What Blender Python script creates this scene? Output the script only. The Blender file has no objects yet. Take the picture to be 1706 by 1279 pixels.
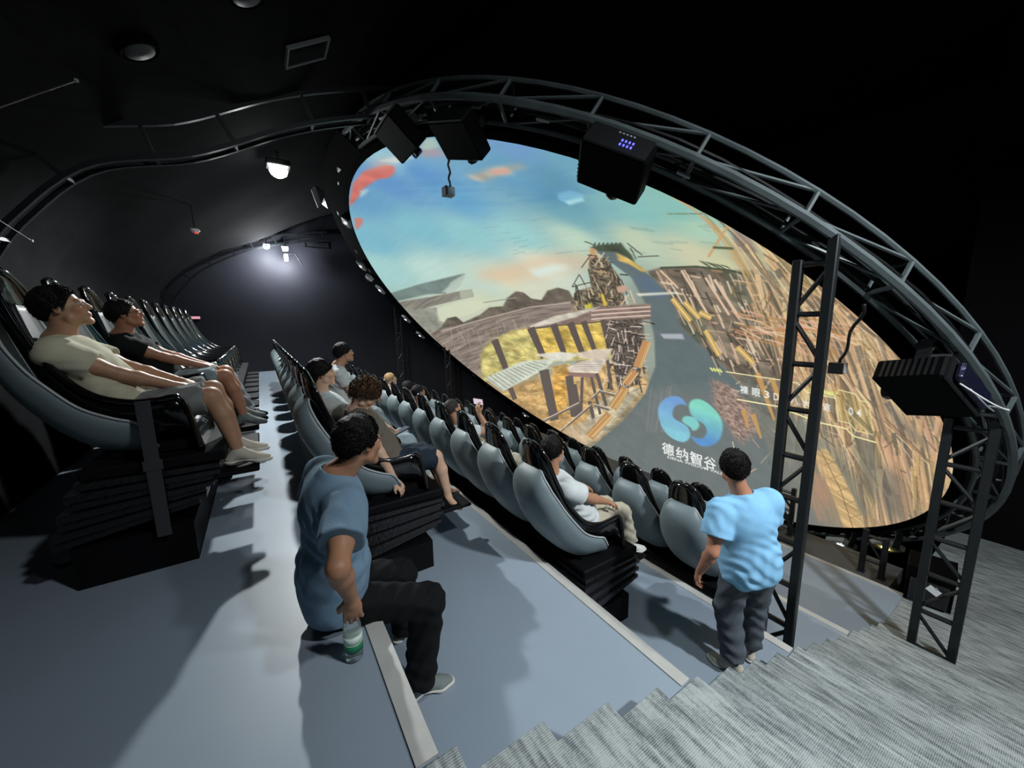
import bpy, math, random
import numpy as np
from mathutils import Vector, Matrix
PI = math.pi
rng = np.random.default_rng(7)
random.seed(7)
SC = bpy.context.scene
COL = SC.collection

# ------------------------------------------------------------------ camera, exposure, lights
CAM = np.array([0.0, 0.0, 1.42])
YAW, PITCH, ROLL, FPX = 0.5792, 0.16053, -0.014745, 635.35
def cam_axes():
    d = np.array([math.sin(YAW)*math.cos(PITCH), math.cos(YAW)*math.cos(PITCH), -math.sin(PITCH)])
    r = np.cross(d, [0, 0, 1]); r /= np.linalg.norm(r); u = np.cross(r, d)
    return (math.cos(ROLL)*r+math.sin(ROLL)*u, -math.sin(ROLL)*r+math.cos(ROLL)*u, d)
CR, CU, CD = cam_axes()
cam_data = bpy.data.cameras.new('camera')
cam_data.sensor_width = 36.0
cam_data.lens = FPX/1706*36.0
cam_data.clip_start = 0.02; cam_data.clip_end = 100
cam = bpy.data.objects.new('camera', cam_data); COL.objects.link(cam)
M = Matrix(((CR[0], CU[0], -CD[0], CAM[0]), (CR[1], CU[1], -CD[1], CAM[1]), (CR[2], CU[2], -CD[2], CAM[2]), (0, 0, 0, 1)))
cam.matrix_world = M
SC.camera = cam
SC.view_settings.view_transform = 'Standard'
SC.view_settings.look = 'None'
SC.view_settings.exposure = 0.0
SC.view_settings.gamma = 1.0
SC.view_settings.use_curve_mapping = False
world = bpy.data.worlds.new('world'); SC.world = world
world.use_nodes = True
world.node_tree.nodes['Background'].inputs[0].default_value = (0.55, 0.65, 0.8, 1)
world.node_tree.nodes['Background'].inputs[1].default_value = 0.0

def point_light(name, loc, power, radius=0.06, color=(1, 1, 1)):
    l = bpy.data.lights.new(name, 'POINT'); l.energy = power; l.shadow_soft_size = radius; l.color = color
    o = bpy.data.objects.new(name, l); o.location = loc; COL.objects.link(o); return o
def spot_light(name, loc, target, power, angle=80, blend=0.6, radius=0.06, color=(1, 1, 1)):
    l = bpy.data.lights.new(name, 'SPOT'); l.energy = power; l.shadow_soft_size = radius; l.color = color
    l.spot_size = math.radians(angle); l.spot_blend = blend
    o = bpy.data.objects.new(name, l); o.location = loc
    o.rotation_euler = (Vector(target)-Vector(loc)).to_track_quat('-Z', 'Y').to_euler(); COL.objects.link(o); return o
LAMP = (0.48, 7.0, 3.72)
COOL = (0.93, 0.97, 1.0)
spot_light('main_lamp_light', (0.48, 7.0, 3.53), (0.48, 6.9, 0.0), 860, 156, 0.35, 0.07, (0.97, 1.0, 0.98))
point_light('end_lamp_light_a', (0.45, 13.7, 3.5), 190, 0.06, COOL)
point_light('end_lamp_light_b', (0.92, 13.7, 3.3), 170, 0.06, COOL)
# house lights on the ceiling behind and beside the camera
spot_light('house_light_a', (-0.3, -2.2, 3.9), (2.4, 1.2, -0.6), 560, 110, 0.7, 0.12, COOL)
spot_light('house_light_b', (3.2, -2.4, 3.9), (5.6, 1.2, -2.2), 1300, 120, 0.7, 0.15, COOL)
spot_light('house_light_c', (1.6, -0.6, 4.0), (0.8, 3.5, 0.0), 230, 110, 0.7, 0.12, COOL)

# ------------------------------------------------------------------ small helpers
def mat(name, color, rough=0.6, metal=0.0, noise=0.0, nscale=20.0, emis=None, estr=1.0, bump=0.0, bscale=60.0, coat=0.0, spec=0.5, vcol=False, trans=0.0, ior=1.45):
    m = bpy.data.materials.new(name); m.use_nodes = True
    nt = m.node_tree; b = nt.nodes['Principled BSDF']
    b.inputs['Base Color'].default_value = (*color, 1)
    b.inputs['Roughness'].default_value = rough
    b.inputs['Metallic'].default_value = metal
    b.inputs['Coat Weight'].default_value = coat
    b.inputs['Specular IOR Level'].default_value = spec
    b.inputs['Transmission Weight'].default_value = trans
    b.inputs['IOR'].default_value = ior
    src = None
    tc = nt.nodes.new('ShaderNodeTexCoord')
    if vcol:
        a = nt.nodes.new('ShaderNodeAttribute'); a.attribute_name = 'Col'; src = a.outputs['Color']
        nt.links.new(src, b.inputs['Base Color'])
    if noise > 0:
        n = nt.nodes.new('ShaderNodeTexNoise'); n.inputs['Scale'].default_value = nscale; n.inputs['Detail'].default_value = 4
        nt.links.new(tc.outputs['Object'], n.inputs['Vector'])
        mr = nt.nodes.new('ShaderNodeMapRange'); mr.inputs[1].default_value = 0.3; mr.inputs[2].default_value = 0.7
        mr.inputs[3].default_value = 1-noise; mr.inputs[4].default_value = 1+noise
        nt.links.new(n.outputs[0], mr.inputs[0])
        mx = nt.nodes.new('ShaderNodeMix'); mx.data_type = 'RGBA'; mx.blend_type = 'MULTIPLY'; mx.inputs[0].default_value = 1
        if src is not None: nt.links.new(src, mx.inputs[6])
        else: mx.inputs[6].default_value = (*color, 1)
        nt.links.new(mr.outputs[0], mx.inputs[7]); nt.links.new(mx.outputs[2], b.inputs['Base Color'])
    if bump > 0:
        n2 = nt.nodes.new('ShaderNodeTexNoise'); n2.inputs['Scale'].default_value = bscale; n2.inputs['Detail'].default_value = 3
        nt.links.new(tc.outputs['Object'], n2.inputs['Vector'])
        bp = nt.nodes.new('ShaderNodeBump'); bp.inputs['Strength'].default_value = bump; bp.inputs['Distance'].default_value = 0.01
        nt.links.new(n2.outputs[0], bp.inputs['Height']); nt.links.new(bp.outputs[0], b.inputs['Normal'])
    if emis is not None:
        b.inputs['Emission Color'].default_value = (*emis, 1); b.inputs['Emission Strength'].default_value = estr
    return m
def lin(*c): return tuple(((x/255)/12.92 if x/255 <= 0.04045 else ((x/255+0.055)/1.055)**2.4) for x in c)

class MB:
    """collects boxes, tubes and prisms into one mesh"""
    def __init__(s): s.v = []; s.f = []
    def add(s, vs, fs):
        o = len(s.v); s.v += [tuple(map(float, p)) for p in vs]; s.f += [tuple(i+o for i in f) for f in fs]; return s
    def box(s, x0, x1, y0, y1, z0, z1, ch=0.0):
        if ch > 0:
            c = ch
            vs = []; 
            for z, e in ((z0, c), (z0+c, 0), (z1-c, 0), (z1, c)):
                vs += [(x0+e+c*(e == 0), y0+e, z), (x1-e-c*(e == 0), y0+e, z), (x1-e, y0+e+c*(e == 0), z), (x1-e, y1-e-c*(e == 0), z), (x1-e-c*(e == 0), y1-e, z), (x0+e+c*(e == 0), y1-e, z), (x0+e, y1-e-c*(e == 0), z), (x0+e, y0+e+c*(e == 0), z)]
            fs = [tuple(range(7, -1, -1)), tuple(range(24, 32))]
            for k in range(3):
                for i in range(8):
                    j = (i+1) % 8; fs.append((k*8+i, k*8+j, k*8+8+j, k*8+8+i))
            return s.add(vs, fs)
        vs = [(x0, y0, z0), (x1, y0, z0), (x1, y1, z0), (x0, y1, z0), (x0, y0, z1), (x1, y0, z1), (x1, y1, z1), (x0, y1, z1)]
        return s.add(vs, [(0, 3, 2, 1), (4, 5, 6, 7), (0, 1, 5, 4), (1, 2, 6, 5), (2, 3, 7, 6), (3, 0, 4, 7)])
    def tube(s, pts, r, n=8, closed=False, up=None):
        pts = [np.array(p, float) for p in pts]; N = len(pts)
        rs = r if hasattr(r, '__len__') else [r]*N
        vs = []
        for i, p in enumerate(pts):
            a = pts[(i-1) % N] if (closed or i > 0) else p; b = pts[(i+1) % N] if (closed or i < N-1) else p
            t = b-a; t /= (np.linalg.norm(t)+1e-12)
            uu = np.array(up if up is not None else ((0, 0, 1) if abs(t[2]) < 0.9 else (1, 0, 0)), float)
            x = np.cross(t, uu); x /= (np.linalg.norm(x)+1e-12); y = np.cross(x, t)
            for k in range(n):
                an = 2*PI*(k+0.5)/n; vs.append(p+rs[i]*(math.cos(an)*x+math.sin(an)*y))
        fs = []
        for i in range(N if closed else N-1):
            j = (i+1) % N
            for k in range(n):
                l = (k+1) % n; fs.append((i*n+k, i*n+l, j*n+l, j*n+k))
        if not closed: fs += [tuple(range(n-1, -1, -1)), tuple((N-1)*n+k for k in range(n))]
        return s.add(vs, fs)
    def prism(s, poly, axis, a, b):
        """poly of 2D points extruded along axis 'x','y' or 'z' from a to b"""
        def P(q, t): return {'x': (t, q[0], q[1]), 'y': (q[0], t, q[1]), 'z': (q[0], q[1], t)}[axis]
        n = len(poly); vs = [P(q, a) for q in poly]+[P(q, b) for q in poly]
        fs = [tuple(range(n)), tuple(range(2*n-1, n-1, -1))]+[(i, i+n, (i+1) % n+n, (i+1) % n) for i in range(n)]
        return s.add(vs, fs)
    def lathe(s, prof, n=24, c=(0, 0, 0)):
        vs = []; m = len(prof)
        for r, z in prof:
            for k in range(n): vs.append((c[0]+r*math.cos(2*PI*k/n), c[1]+r*math.sin(2*PI*k/n), c[2]+z))
        fs = [(i*n+k, i*n+(k+1) % n, (i+1)*n+(k+1) % n, (i+1)*n+k) for i in range(m-1) for k in range(n)]
        fs += [tuple(range(n-1, -1, -1)), tuple((m-1)*n+k for k in range(n))]
        return s.add(vs, fs)
    def mesh(s, name, smooth=False):
        me = bpy.data.meshes.new(name); me.from_pydata(s.v, [], s.f); me.update()
        import bmesh
        bm = bmesh.new(); bm.from_mesh(me); bmesh.ops.recalc_face_normals(bm, faces=bm.faces); bm.to_mesh(me); bm.free()
        if smooth: me.shade_smooth()
        return me
    def build(s, name, m, parent=None, smooth=False, kind=None):
        return obj(name, s.mesh(name, smooth), m, parent, kind)
def obj(name, me, m=None, parent=None, kind=None):
    o = bpy.data.objects.new(name, me); COL.objects.link(o)
    if m is not None and not me.materials: me.materials.append(m)
    if parent is not None: o.parent = parent
    if kind: o['kind'] = kind
    return o
def tag(o, label=None, cat=None, group=None, kind=None):
    if label: o['label'] = label
    if cat: o['category'] = cat
    if group: o['group'] = group
    if kind: o['kind'] = kind
    return o
def thing(name, label, cat, loc=(0, 0, 0), group=None, rot=None):
    o = bpy.data.objects.new(name, None); COL.objects.link(o); o.location = loc; o.empty_display_size = 0.1
    if rot is not None: o.rotation_euler = rot
    return tag(o, label, cat, group)
def np_mesh(name, V, F, smooth=True):
    me = bpy.data.meshes.new(name)
    me.vertices.add(len(V)); me.vertices.foreach_set('co', np.ascontiguousarray(V, np.float32).ravel())
    F = np.asarray(F, np.int32); k = F.shape[1]
    me.loops.add(F.size); me.loops.foreach_set('vertex_index', F.ravel())
    me.polygons.add(len(F)); me.polygons.foreach_set('loop_start', np.arange(0, F.size, k, dtype=np.int32))
    me.update(calc_edges=True); me.validate()
    if smooth: me.shade_smooth()
    return me

# ------------------------------------------------------------------ dimensions taken from the photograph
X1, W, H, YE = 0.347, 1.495, 0.609, 1.025        # first edge, tier depth, tier drop, near end of the tiers
YF = 14.3                                        # far wall
BF = [-0.45, 1.04, 2.52, 4.02, 5.51]             # front of each row's base
TZ = [0, -H, -2*H, -3*H, -4*H]
def tz(i): return TZ[i]

# ------------------------------------------------------------------ materials
M_vinyl = mat('vinyl_floor', lin(139, 152, 165), 0.42, noise=0.05, nscale=1.2, spec=0.35)
M_strip = mat('strip_metal', lin(176, 176, 172), 0.45, noise=0.06, nscale=9)
M_wall = mat('wall_black', lin(32, 33, 40), 0.6, spec=0.2, noise=0.10, nscale=1.5)
M_wallr = mat('wall_side_black', lin(13, 12, 15), 0.85, spec=0.1, noise=0.1, nscale=1.5)
M_vault = mat('vault_fabric', (0.0085, 0.0088, 0.0095), 0.95, spec=0.03, noise=0.15, nscale=3, bump=0.4, bscale=5)
M_black = mat('black_gloss', (0.0045, 0.0045, 0.005), 0.13, coat=0.6)
M_matte = mat('black_matte', (0.005, 0.005, 0.006), 0.6, spec=0.12)
M_bellow = mat('bellows_vinyl', (0.010, 0.010, 0.011), 0.22, bump=0.5, bscale=35)
M_shell = mat('grey_shell', lin(112, 126, 130), 0.45, noise=0.04, nscale=2)
M_piping = mat('shell_edge', lin(170, 176, 178), 0.4)
M_cush = mat('seat_cushion', lin(44, 48, 48), 0.5, noise=0.1, nscale=30)
M_steel = mat('truss_paint', lin(34, 38, 40), 0.38, metal=0.2, noise=0.12, nscale=12)
M_ring = mat('ring_paint', lin(84, 94, 96), 0.45, metal=0.1, noise=0.2, nscale=4)
M_dark = mat('dark_steel', lin(22, 24, 26), 0.4)
M_grey = mat('grey_plastic', lin(150, 155, 158), 0.5)
M_white = mat('white_plastic', lin(215, 218, 220), 0.45)
def carpet_mat():
    m = mat('ribbed_carpet', (0.2, 0.2, 0.2), 0.95, spec=0.1)
    nt = m.node_tree; b = nt.nodes['Principled BSDF']; g = nt.nodes.new('ShaderNodeNewGeometry')
    def mapped(sc):
        mp = nt.nodes.new('ShaderNodeMapping'); mp.inputs['Scale'].default_value = sc; nt.links.new(g.outputs['Position'], mp.inputs[0]); return mp.outputs[0]
    n1 = nt.nodes.new('ShaderNodeTexNoise'); n1.inputs['Scale'].default_value = 1; n1.inputs['Detail'].default_value = 5; nt.links.new(mapped((34, 5, 34)), n1.inputs['Vector'])
    n3 = nt.nodes.new('ShaderNodeTexNoise'); n3.inputs['Scale'].default_value = 1; n3.inputs['Detail'].default_value = 3; nt.links.new(mapped((60, 90, 60)), n3.inputs['Vector'])
    w = nt.nodes.new('ShaderNodeTexWave'); w.wave_type = 'BANDS'; w.bands_direction = 'Y'; w.inputs['Scale'].default_value = 36; w.inputs['Distortion'].default_value = 0.6; nt.links.new(g.outputs['Position'], w.inputs['Vector'])
    ma = nt.nodes.new('ShaderNodeMath'); ma.operation = 'MULTIPLY_ADD'; ma.inputs[1].default_value = 0.22; nt.links.new(w.outputs[1], ma.inputs[0]); nt.links.new(n1.outputs[0], ma.inputs[2])
    mb = nt.nodes.new('ShaderNodeMath'); mb.operation = 'MULTIPLY_ADD'; mb.inputs[1].default_value = 0.35; nt.links.new(n3.outputs[0], mb.inputs[0]); nt.links.new(ma.outputs[0], mb.inputs[2])
    cr = nt.nodes.new('ShaderNodeValToRGB'); cr.color_ramp.elements[0].position = 0.55; cr.color_ramp.elements[1].position = 0.95
    cr.color_ramp.elements[0].color = (*lin(88, 95, 97), 1); cr.color_ramp.elements[1].color = (*lin(166, 173, 172), 1)
    nt.links.new(mb.outputs[0], cr.inputs[0]); nt.links.new(cr.outputs[0], b.inputs['Base Color'])
    bp = nt.nodes.new('ShaderNodeBump'); bp.inputs['Strength'].default_value = 0.5; bp.inputs['Distance'].default_value = 0.004; nt.links.new(mb.outputs[0], bp.inputs['Height']); nt.links.new(bp.outputs[0], b.inputs['Normal'])
    return m
M_carpet = carpet_mat()

# ------------------------------------------------------------------ the room
edges = [X1+i*W for i in range(4)]+[7.2]
xs0 = [-2.3]+edges
for i in range(5):
    f = MB().box(xs0[i], xs0[i+1], YE, YF, TZ[i]-0.35-(0.3 if i < 4 else 0), TZ[i]).build('floor', M_vinyl, kind='structure')
    e = xs0[i+1]
    s = MB().box(e-0.065, e+0.012, YE+0.005, YF-0.02, TZ[i]-0.03, TZ[i]+0.008).build('edge_strip', M_strip, f)
# carpeted landing, stairs and ground floor on the near side
MB().box(-2.3, 0.42, -4.0, YE-0.002, -0.6, 0.0).build('floor', M_carpet, kind='structure')
st = bpy.data.objects.new('stairs', None); COL.objects.link(st); tag(st, 'grey carpeted stairs descending beside the tiers toward the screen', 'stairs', kind='structure')
for k in range(1, 17):
    z = -0.15225*k
    x0 = 0.42+0.374*(k-1); x1 = 0.42+0.374*k
    if k == 16: break
    MB().box(x0-0.012, x1, -4.0, YE-0.002, z-0.4, z, 0.004).build('step', M_carpet, st)
MB().box(0.42+0.374*15, 11.0, -4.0, YE-0.002, -2.8, TZ[4]).build('floor', M_carpet, kind='structure')
MB().box(7.2, 8.35, 1.25, YF, -3.2, -2.62).build('floor', mat('ledge_floor', lin(70, 74, 76), 0.6, noise=0.1, nscale=3), kind='structure')
MB().box(7.2, 13.2, YE, YF, -5.3, -5.0).build('floor', M_wallr, kind='structure')
MB().box(-2.4, 13.4, YF, YF+0.2, -5.3, 8).build('wall_far', M_wall, kind='structure')
MB().box(-2.4, 13.4, -4.2, -4.0, -3, 8).build('wall_near', M_wallr, kind='structure')
MB().box(10.2, 10.4, -4.0, YE+0.1, -2.8, 8).build('wall_right', M_wallr, kind='structure')
MB().box(10.2, 13.2, YE+0.1, YE+0.3, -5.3, 8).build('wall_right', M_wallr, kind='structure')
MB().box(13.2, 13.4, YE, YF, -5.3, 8).build('wall_right', M_wallr, kind='structure')
VP = [(-1.78, -0.1), (-1.98, 1.0), (-2.14, 2.1), (-1.95, 2.5), (-1.5, 3.0), (-0.9, 3.4), (-0.4, 3.63), (0.4, 3.96), (1.2, 4.42), (2.0, 4.8), (2.9, 5.1), (4.0, 5.35), (6.0, 5.7), (9.0, 6.1), (13.3, 6.3)]
def vz(x): return float(np.interp(x, [p[0] for p in VP[2:]], [p[1] for p in VP[2:]]))
def smooth_curve(P, n=60):
    P = np.array(P, float); t = np.r_[0, np.cumsum(np.linalg.norm(np.diff(P, axis=0), axis=1))]
    # Catmull-Rom
    out = []
    for s in np.linspace(0, t[-1], n):
        i = min(max(np.searchsorted(t, s)-1, 0), len(P)-2); u = (s-t[i])/(t[i+1]-t[i])
        p0 = P[max(i-1, 0)]; p1 = P[i]; p2 = P[i+1]; p3 = P[min(i+2, len(P)-1)]
        out.append(0.5*((2*p1)+(-p0+p2)*u+(2*p0-5*p1+4*p2-p3)*u*u+(-p0+3*p1-3*p2+p3)*u**3))
    return np.array(out)
vc = smooth_curve(VP, 70)
vs = []; fs = []
ny = 60
for j in range(ny+1):
    y = -4.0+(YF+4.0)*j/ny
    for i, q in enumerate(vc): vs.append((q[0]+0.006*math.sin(3*y+i*0.7), y, q[1]+0.007*math.sin(2.3*y+i*0.9)))
n = len(vc)
for j in range(ny):
    for i in range(n-1): fs.append((j*n+i, j*n+i+1, (j+1)*n+i+1, (j+1)*n+i))
me = bpy.data.meshes.new('ceiling'); me.from_pydata(vs, [], fs); me.shade_smooth()
ce = obj('ceiling', me, M_vault, kind='structure')
md = ce.modifiers.new('thick', 'SOLIDIFY'); md.thickness = 0.05; md.offset = 1
# fabric bays of the vault: radial seams
# arched ladder trusses of the vault
def arch_truss(y, label, x_hi, n_post, m, depth=0.30, r=0.032):
    t = thing('arch_truss', label, 'truss', (0, y, 0))
    lo = smooth_curve([(-2.0, 2.0), (-1.75, 2.4), (-1.2, 2.95), (-0.37, 3.22), (0.47, 3.66), (1.15, 3.94), (1.93, 4.17), (2.76, 4.27), (3.98, 4.27)] if x_hi > 3 else
                      [(-1.9, 2.05), (-1.6, 2.5), (-1.14, 2.98), (-0.24, 3.50), (0.46, 3.75), (1.37, 3.98), (2.14, 4.10)], 46)
    tg = np.gradient(lo, axis=0); tg /= np.linalg.norm(tg, axis=1)[:, None]; nr = np.c_[-tg[:, 1], tg[:, 0]]
    hi = lo+nr*depth
    for c in (lo, hi): MB().tube([(p[0], 0, p[1]) for p in c], r, 4, up=(0, 1, 0)).build('chord', m, t)
    MB().tube([(p[0], 0.25, p[1]+0.02) for p in lo], r*0.9, 4, up=(0, 1, 0)).build('chord', m, t)
    for k in range(n_post):
        i = int((k+0.5)*len(lo)/n_post); a, b = lo[i], hi[i]
        MB().tube([(a[0], 0, a[1]), (b[0], 0, b[1])], r*0.8, 4).build('post', m, t)
        MB().tube([(a[0], 0, a[1]), (a[0], 0.25, a[1]+0.02)], r*0.7, 4).build('tie', m, t)
    return t
arch_truss(5.45, 'dark curved ladder truss arching across the ceiling above the screen\'s upper edge', 4, 9, M_steel)
arch_truss(13.85, 'dark curved truss arching against the far end wall under the small lamps', 2, 8, M_steel, 0.24)
# ------------------------------------------------------------------ the tilted dome screen and its picture
M_rim = mat('rim_black', (0.002, 0.002, 0.0025), 0.95, spec=0.02)
TILT = 0.871
RN = np.array([-math.cos(TILT), 0, -math.sin(TILT)]); RU = np.array([0, 1.0, 0]); RV = np.cross(RU, RN)
RC = np.array([6.44, 7.03, -0.13]); RR = 6.31
DEPTH = 1.5; RS = (RR*RR+DEPTH*DEPTH)/(2*DEPTH); SPH = RC+RN*(RS-DEPTH)
def ring_pt(a, R, off):      # a = angle from +Y toward the upper side
    return RC+R*(math.cos(a)*RU+math.sin(a)*RV)+RN*off
NC = 2048
def px2c(P):
    P = np.atleast_2d(np.asarray(P, float))
    w = CD[None]*FPX+CR[None]*(P[:, :1]-853)-CU[None]*(P[:, 1:2]-639.5); w /= np.linalg.norm(w, axis=1)[:, None]
    oc = CAM-SPH; b = w@oc; c = oc@oc-RS*RS
    t = -b+np.sqrt(np.maximum(b*b-c, 0)); X = CAM+w*t[:, None]-RC
    return np.c_[(RR-X@RU)/(2*RR)*NC, (RR-X@RV)/(2*RR)*NC]
def dens(P, closed=True, step=14):
    P = [np.array(p, float) for p in P]; out = []
    for i in range(len(P) if closed else len(P)-1):
        a = P[i]; b = P[(i+1) % len(P)]; n = max(1, int(np.linalg.norm(b-a)/step))
        for k in range(n): out.append(a+(b-a)*k/n)
    if not closed: out.append(P[-1])
    return np.array(out)
def vnoise(shape, cell, oct=3, seed=0):
    r = np.random.default_rng(seed); out = np.zeros(shape, np.float32); amp = 1; tot = 0
    for o in range(oct):
        cy, cx = [max(1.0, c/2**o) for c in (cell if hasattr(cell, '__len__') else (cell, cell))]
        gy, gx = int(shape[0]/cy)+3, int(shape[1]/cx)+3
        g = r.random((gy, gx)).astype(np.float32)
        y = np.arange(shape[0])/cy; x = np.arange(shape[1])/cx
        y0 = y.astype(int); x0 = x.astype(int); fy = (y-y0).astype(np.float32)[:, None]; fx = (x-x0).astype(np.float32)[None]
        fy = fy*fy*(3-2*fy); fx = fx*fx*(3-2*fx)
        a = g[y0][:, x0]*(1-fx)+g[y0][:, x0+1]*fx; b = g[y0+1][:, x0]*(1-fx)+g[y0+1][:, x0+1]*fx
        out += amp*(a*(1-fy)+b*fy); tot += amp; amp *= 0.5
    return out/tot
IMG = np.zeros((NC, NC, 3), np.float32)
def base_paint(samples):
    n = 256; S = np.array([s[0] for s in samples], float); C = np.array([s[1] for s in samples], float)
    Q = px2c(S)/NC*n; yy, xx = np.mgrid[0:n, 0:n]; acc = np.zeros((n, n, 3)); ws = np.zeros((n, n))
    for q, c in zip(Q, C):
        w = 1/(((xx-q[0])**2+(yy-q[1])**2)+6)**1.6; acc += w[..., None]*c; ws += w
    lo = (acc/ws[..., None]).astype(np.float32)
    y = np.clip(np.linspace(0, n-1, NC), 0, n-1.001); y0 = y.astype(int); f = (y-y0).astype(np.float32)
    t = lo[y0]*(1-f)[:, None, None]+lo[np.minimum(y0+1, n-1)]*f[:, None, None]
    return t[:, y0]*(1-f)[None, :, None]+t[:, np.minimum(y0+1, n-1)]*f[None, :, None]
NZ = vnoise((NC, NC), 40, 4, 3)
NZ2 = vnoise((NC, NC), (10, 90), 3, 5)
NZ3 = vnoise((NC, NC), 9, 2, 8)
def fillc(Q, col, al=1.0, nz=0.0, noise=None, grad=None, soft=False, blur=0):
    Q = np.asarray(Q); x0, y0 = np.floor(Q.min(0)).astype(int); x1, y1 = np.ceil(Q.max(0)).astype(int)+1
    x0, y0 = max(x0-2*blur, 0), max(y0-2*blur, 0); x1, y1 = min(x1+2*blur, NC), min(y1+2*blur, NC)
    if x1 <= x0 or y1 <= y0: return
    yy = (np.arange(y0, y1)+0.5)[:, None]; xx = (np.arange(x0, x1)+0.5)[None]
    m = np.zeros((y1-y0, x1-x0), bool)
    for i in range(len(Q)):
        a = Q[i]; b = Q[(i+1) % len(Q)]
        if a[1] == b[1]: continue
        cond = (yy > min(a[1], b[1])) & (yy <= max(a[1], b[1]))
        xi = a[0]+(yy-a[1])*(b[0]-a[0])/(b[1]-a[1])
        m ^= cond & (xx < xi)
    c = np.array(col, np.float32)
    sub = IMG[y0:y1, x0:x1]
    C = np.broadcast_to(c, sub.shape).astype(np.float32)
    if grad is not None:
        (ga, gb, c2) = grad; d = gb-ga; t = np.clip(((xx-ga[0])*d[0]+(yy-ga[1])*d[1])/(d@d), 0, 1)[..., None]
        C = C*(1-t)+np.array(c2, np.float32)*t
    if nz > 0:
        z = (NZ if noise is None else noise)[y0:y1, x0:x1]; C = C*(1+nz*(z-0.5)*4)[..., None]
    A = m.astype(np.float32)*al
    if blur:
        k = 2*blur+1
        for _ in range(2):
            for ax in (0, 1):
                c_ = np.cumsum(np.pad(A, [(blur+1, blur) if q == ax else (0, 0) for q in (0, 1)]), axis=ax)
                A = (np.take(c_, range(k, c_.shape[ax]), ax)-np.take(c_, range(0, c_.shape[ax]-k), ax))/k
    if soft:
        z = NZ[y0:y1, x0:x1]; A = A*np.clip((z-0.33)*5, 0, 1)
    sub[:] = sub*(1-A[..., None])+C*A[..., None]
def poly(P, col, al=1.0, nz=0.0, noise=None, grad=None, soft=False, blur=3):
    if grad is not None: grad = (px2c([grad[0]])[0], px2c([grad[1]])[0], grad[2])
    fillc(px2c(dens(P)), col, al, nz, noise, grad, soft, blur)
def line(P, w, col, al=1.0, w2=None):
    """w in photograph pixels"""
    D = dens(P, False, 20); t = np.gradient(D, axis=0); t /= np.linalg.norm(t, axis=1)[:, None]+1e-9; nn = np.c_[-t[:, 1], t[:, 0]]
    ww = np.linspace(w, w if w2 is None else w2, len(D))[:, None]/2
    fillc(px2c(np.r_[D+nn*ww, (D-nn*ww)[::-1]]), col, al)
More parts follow.
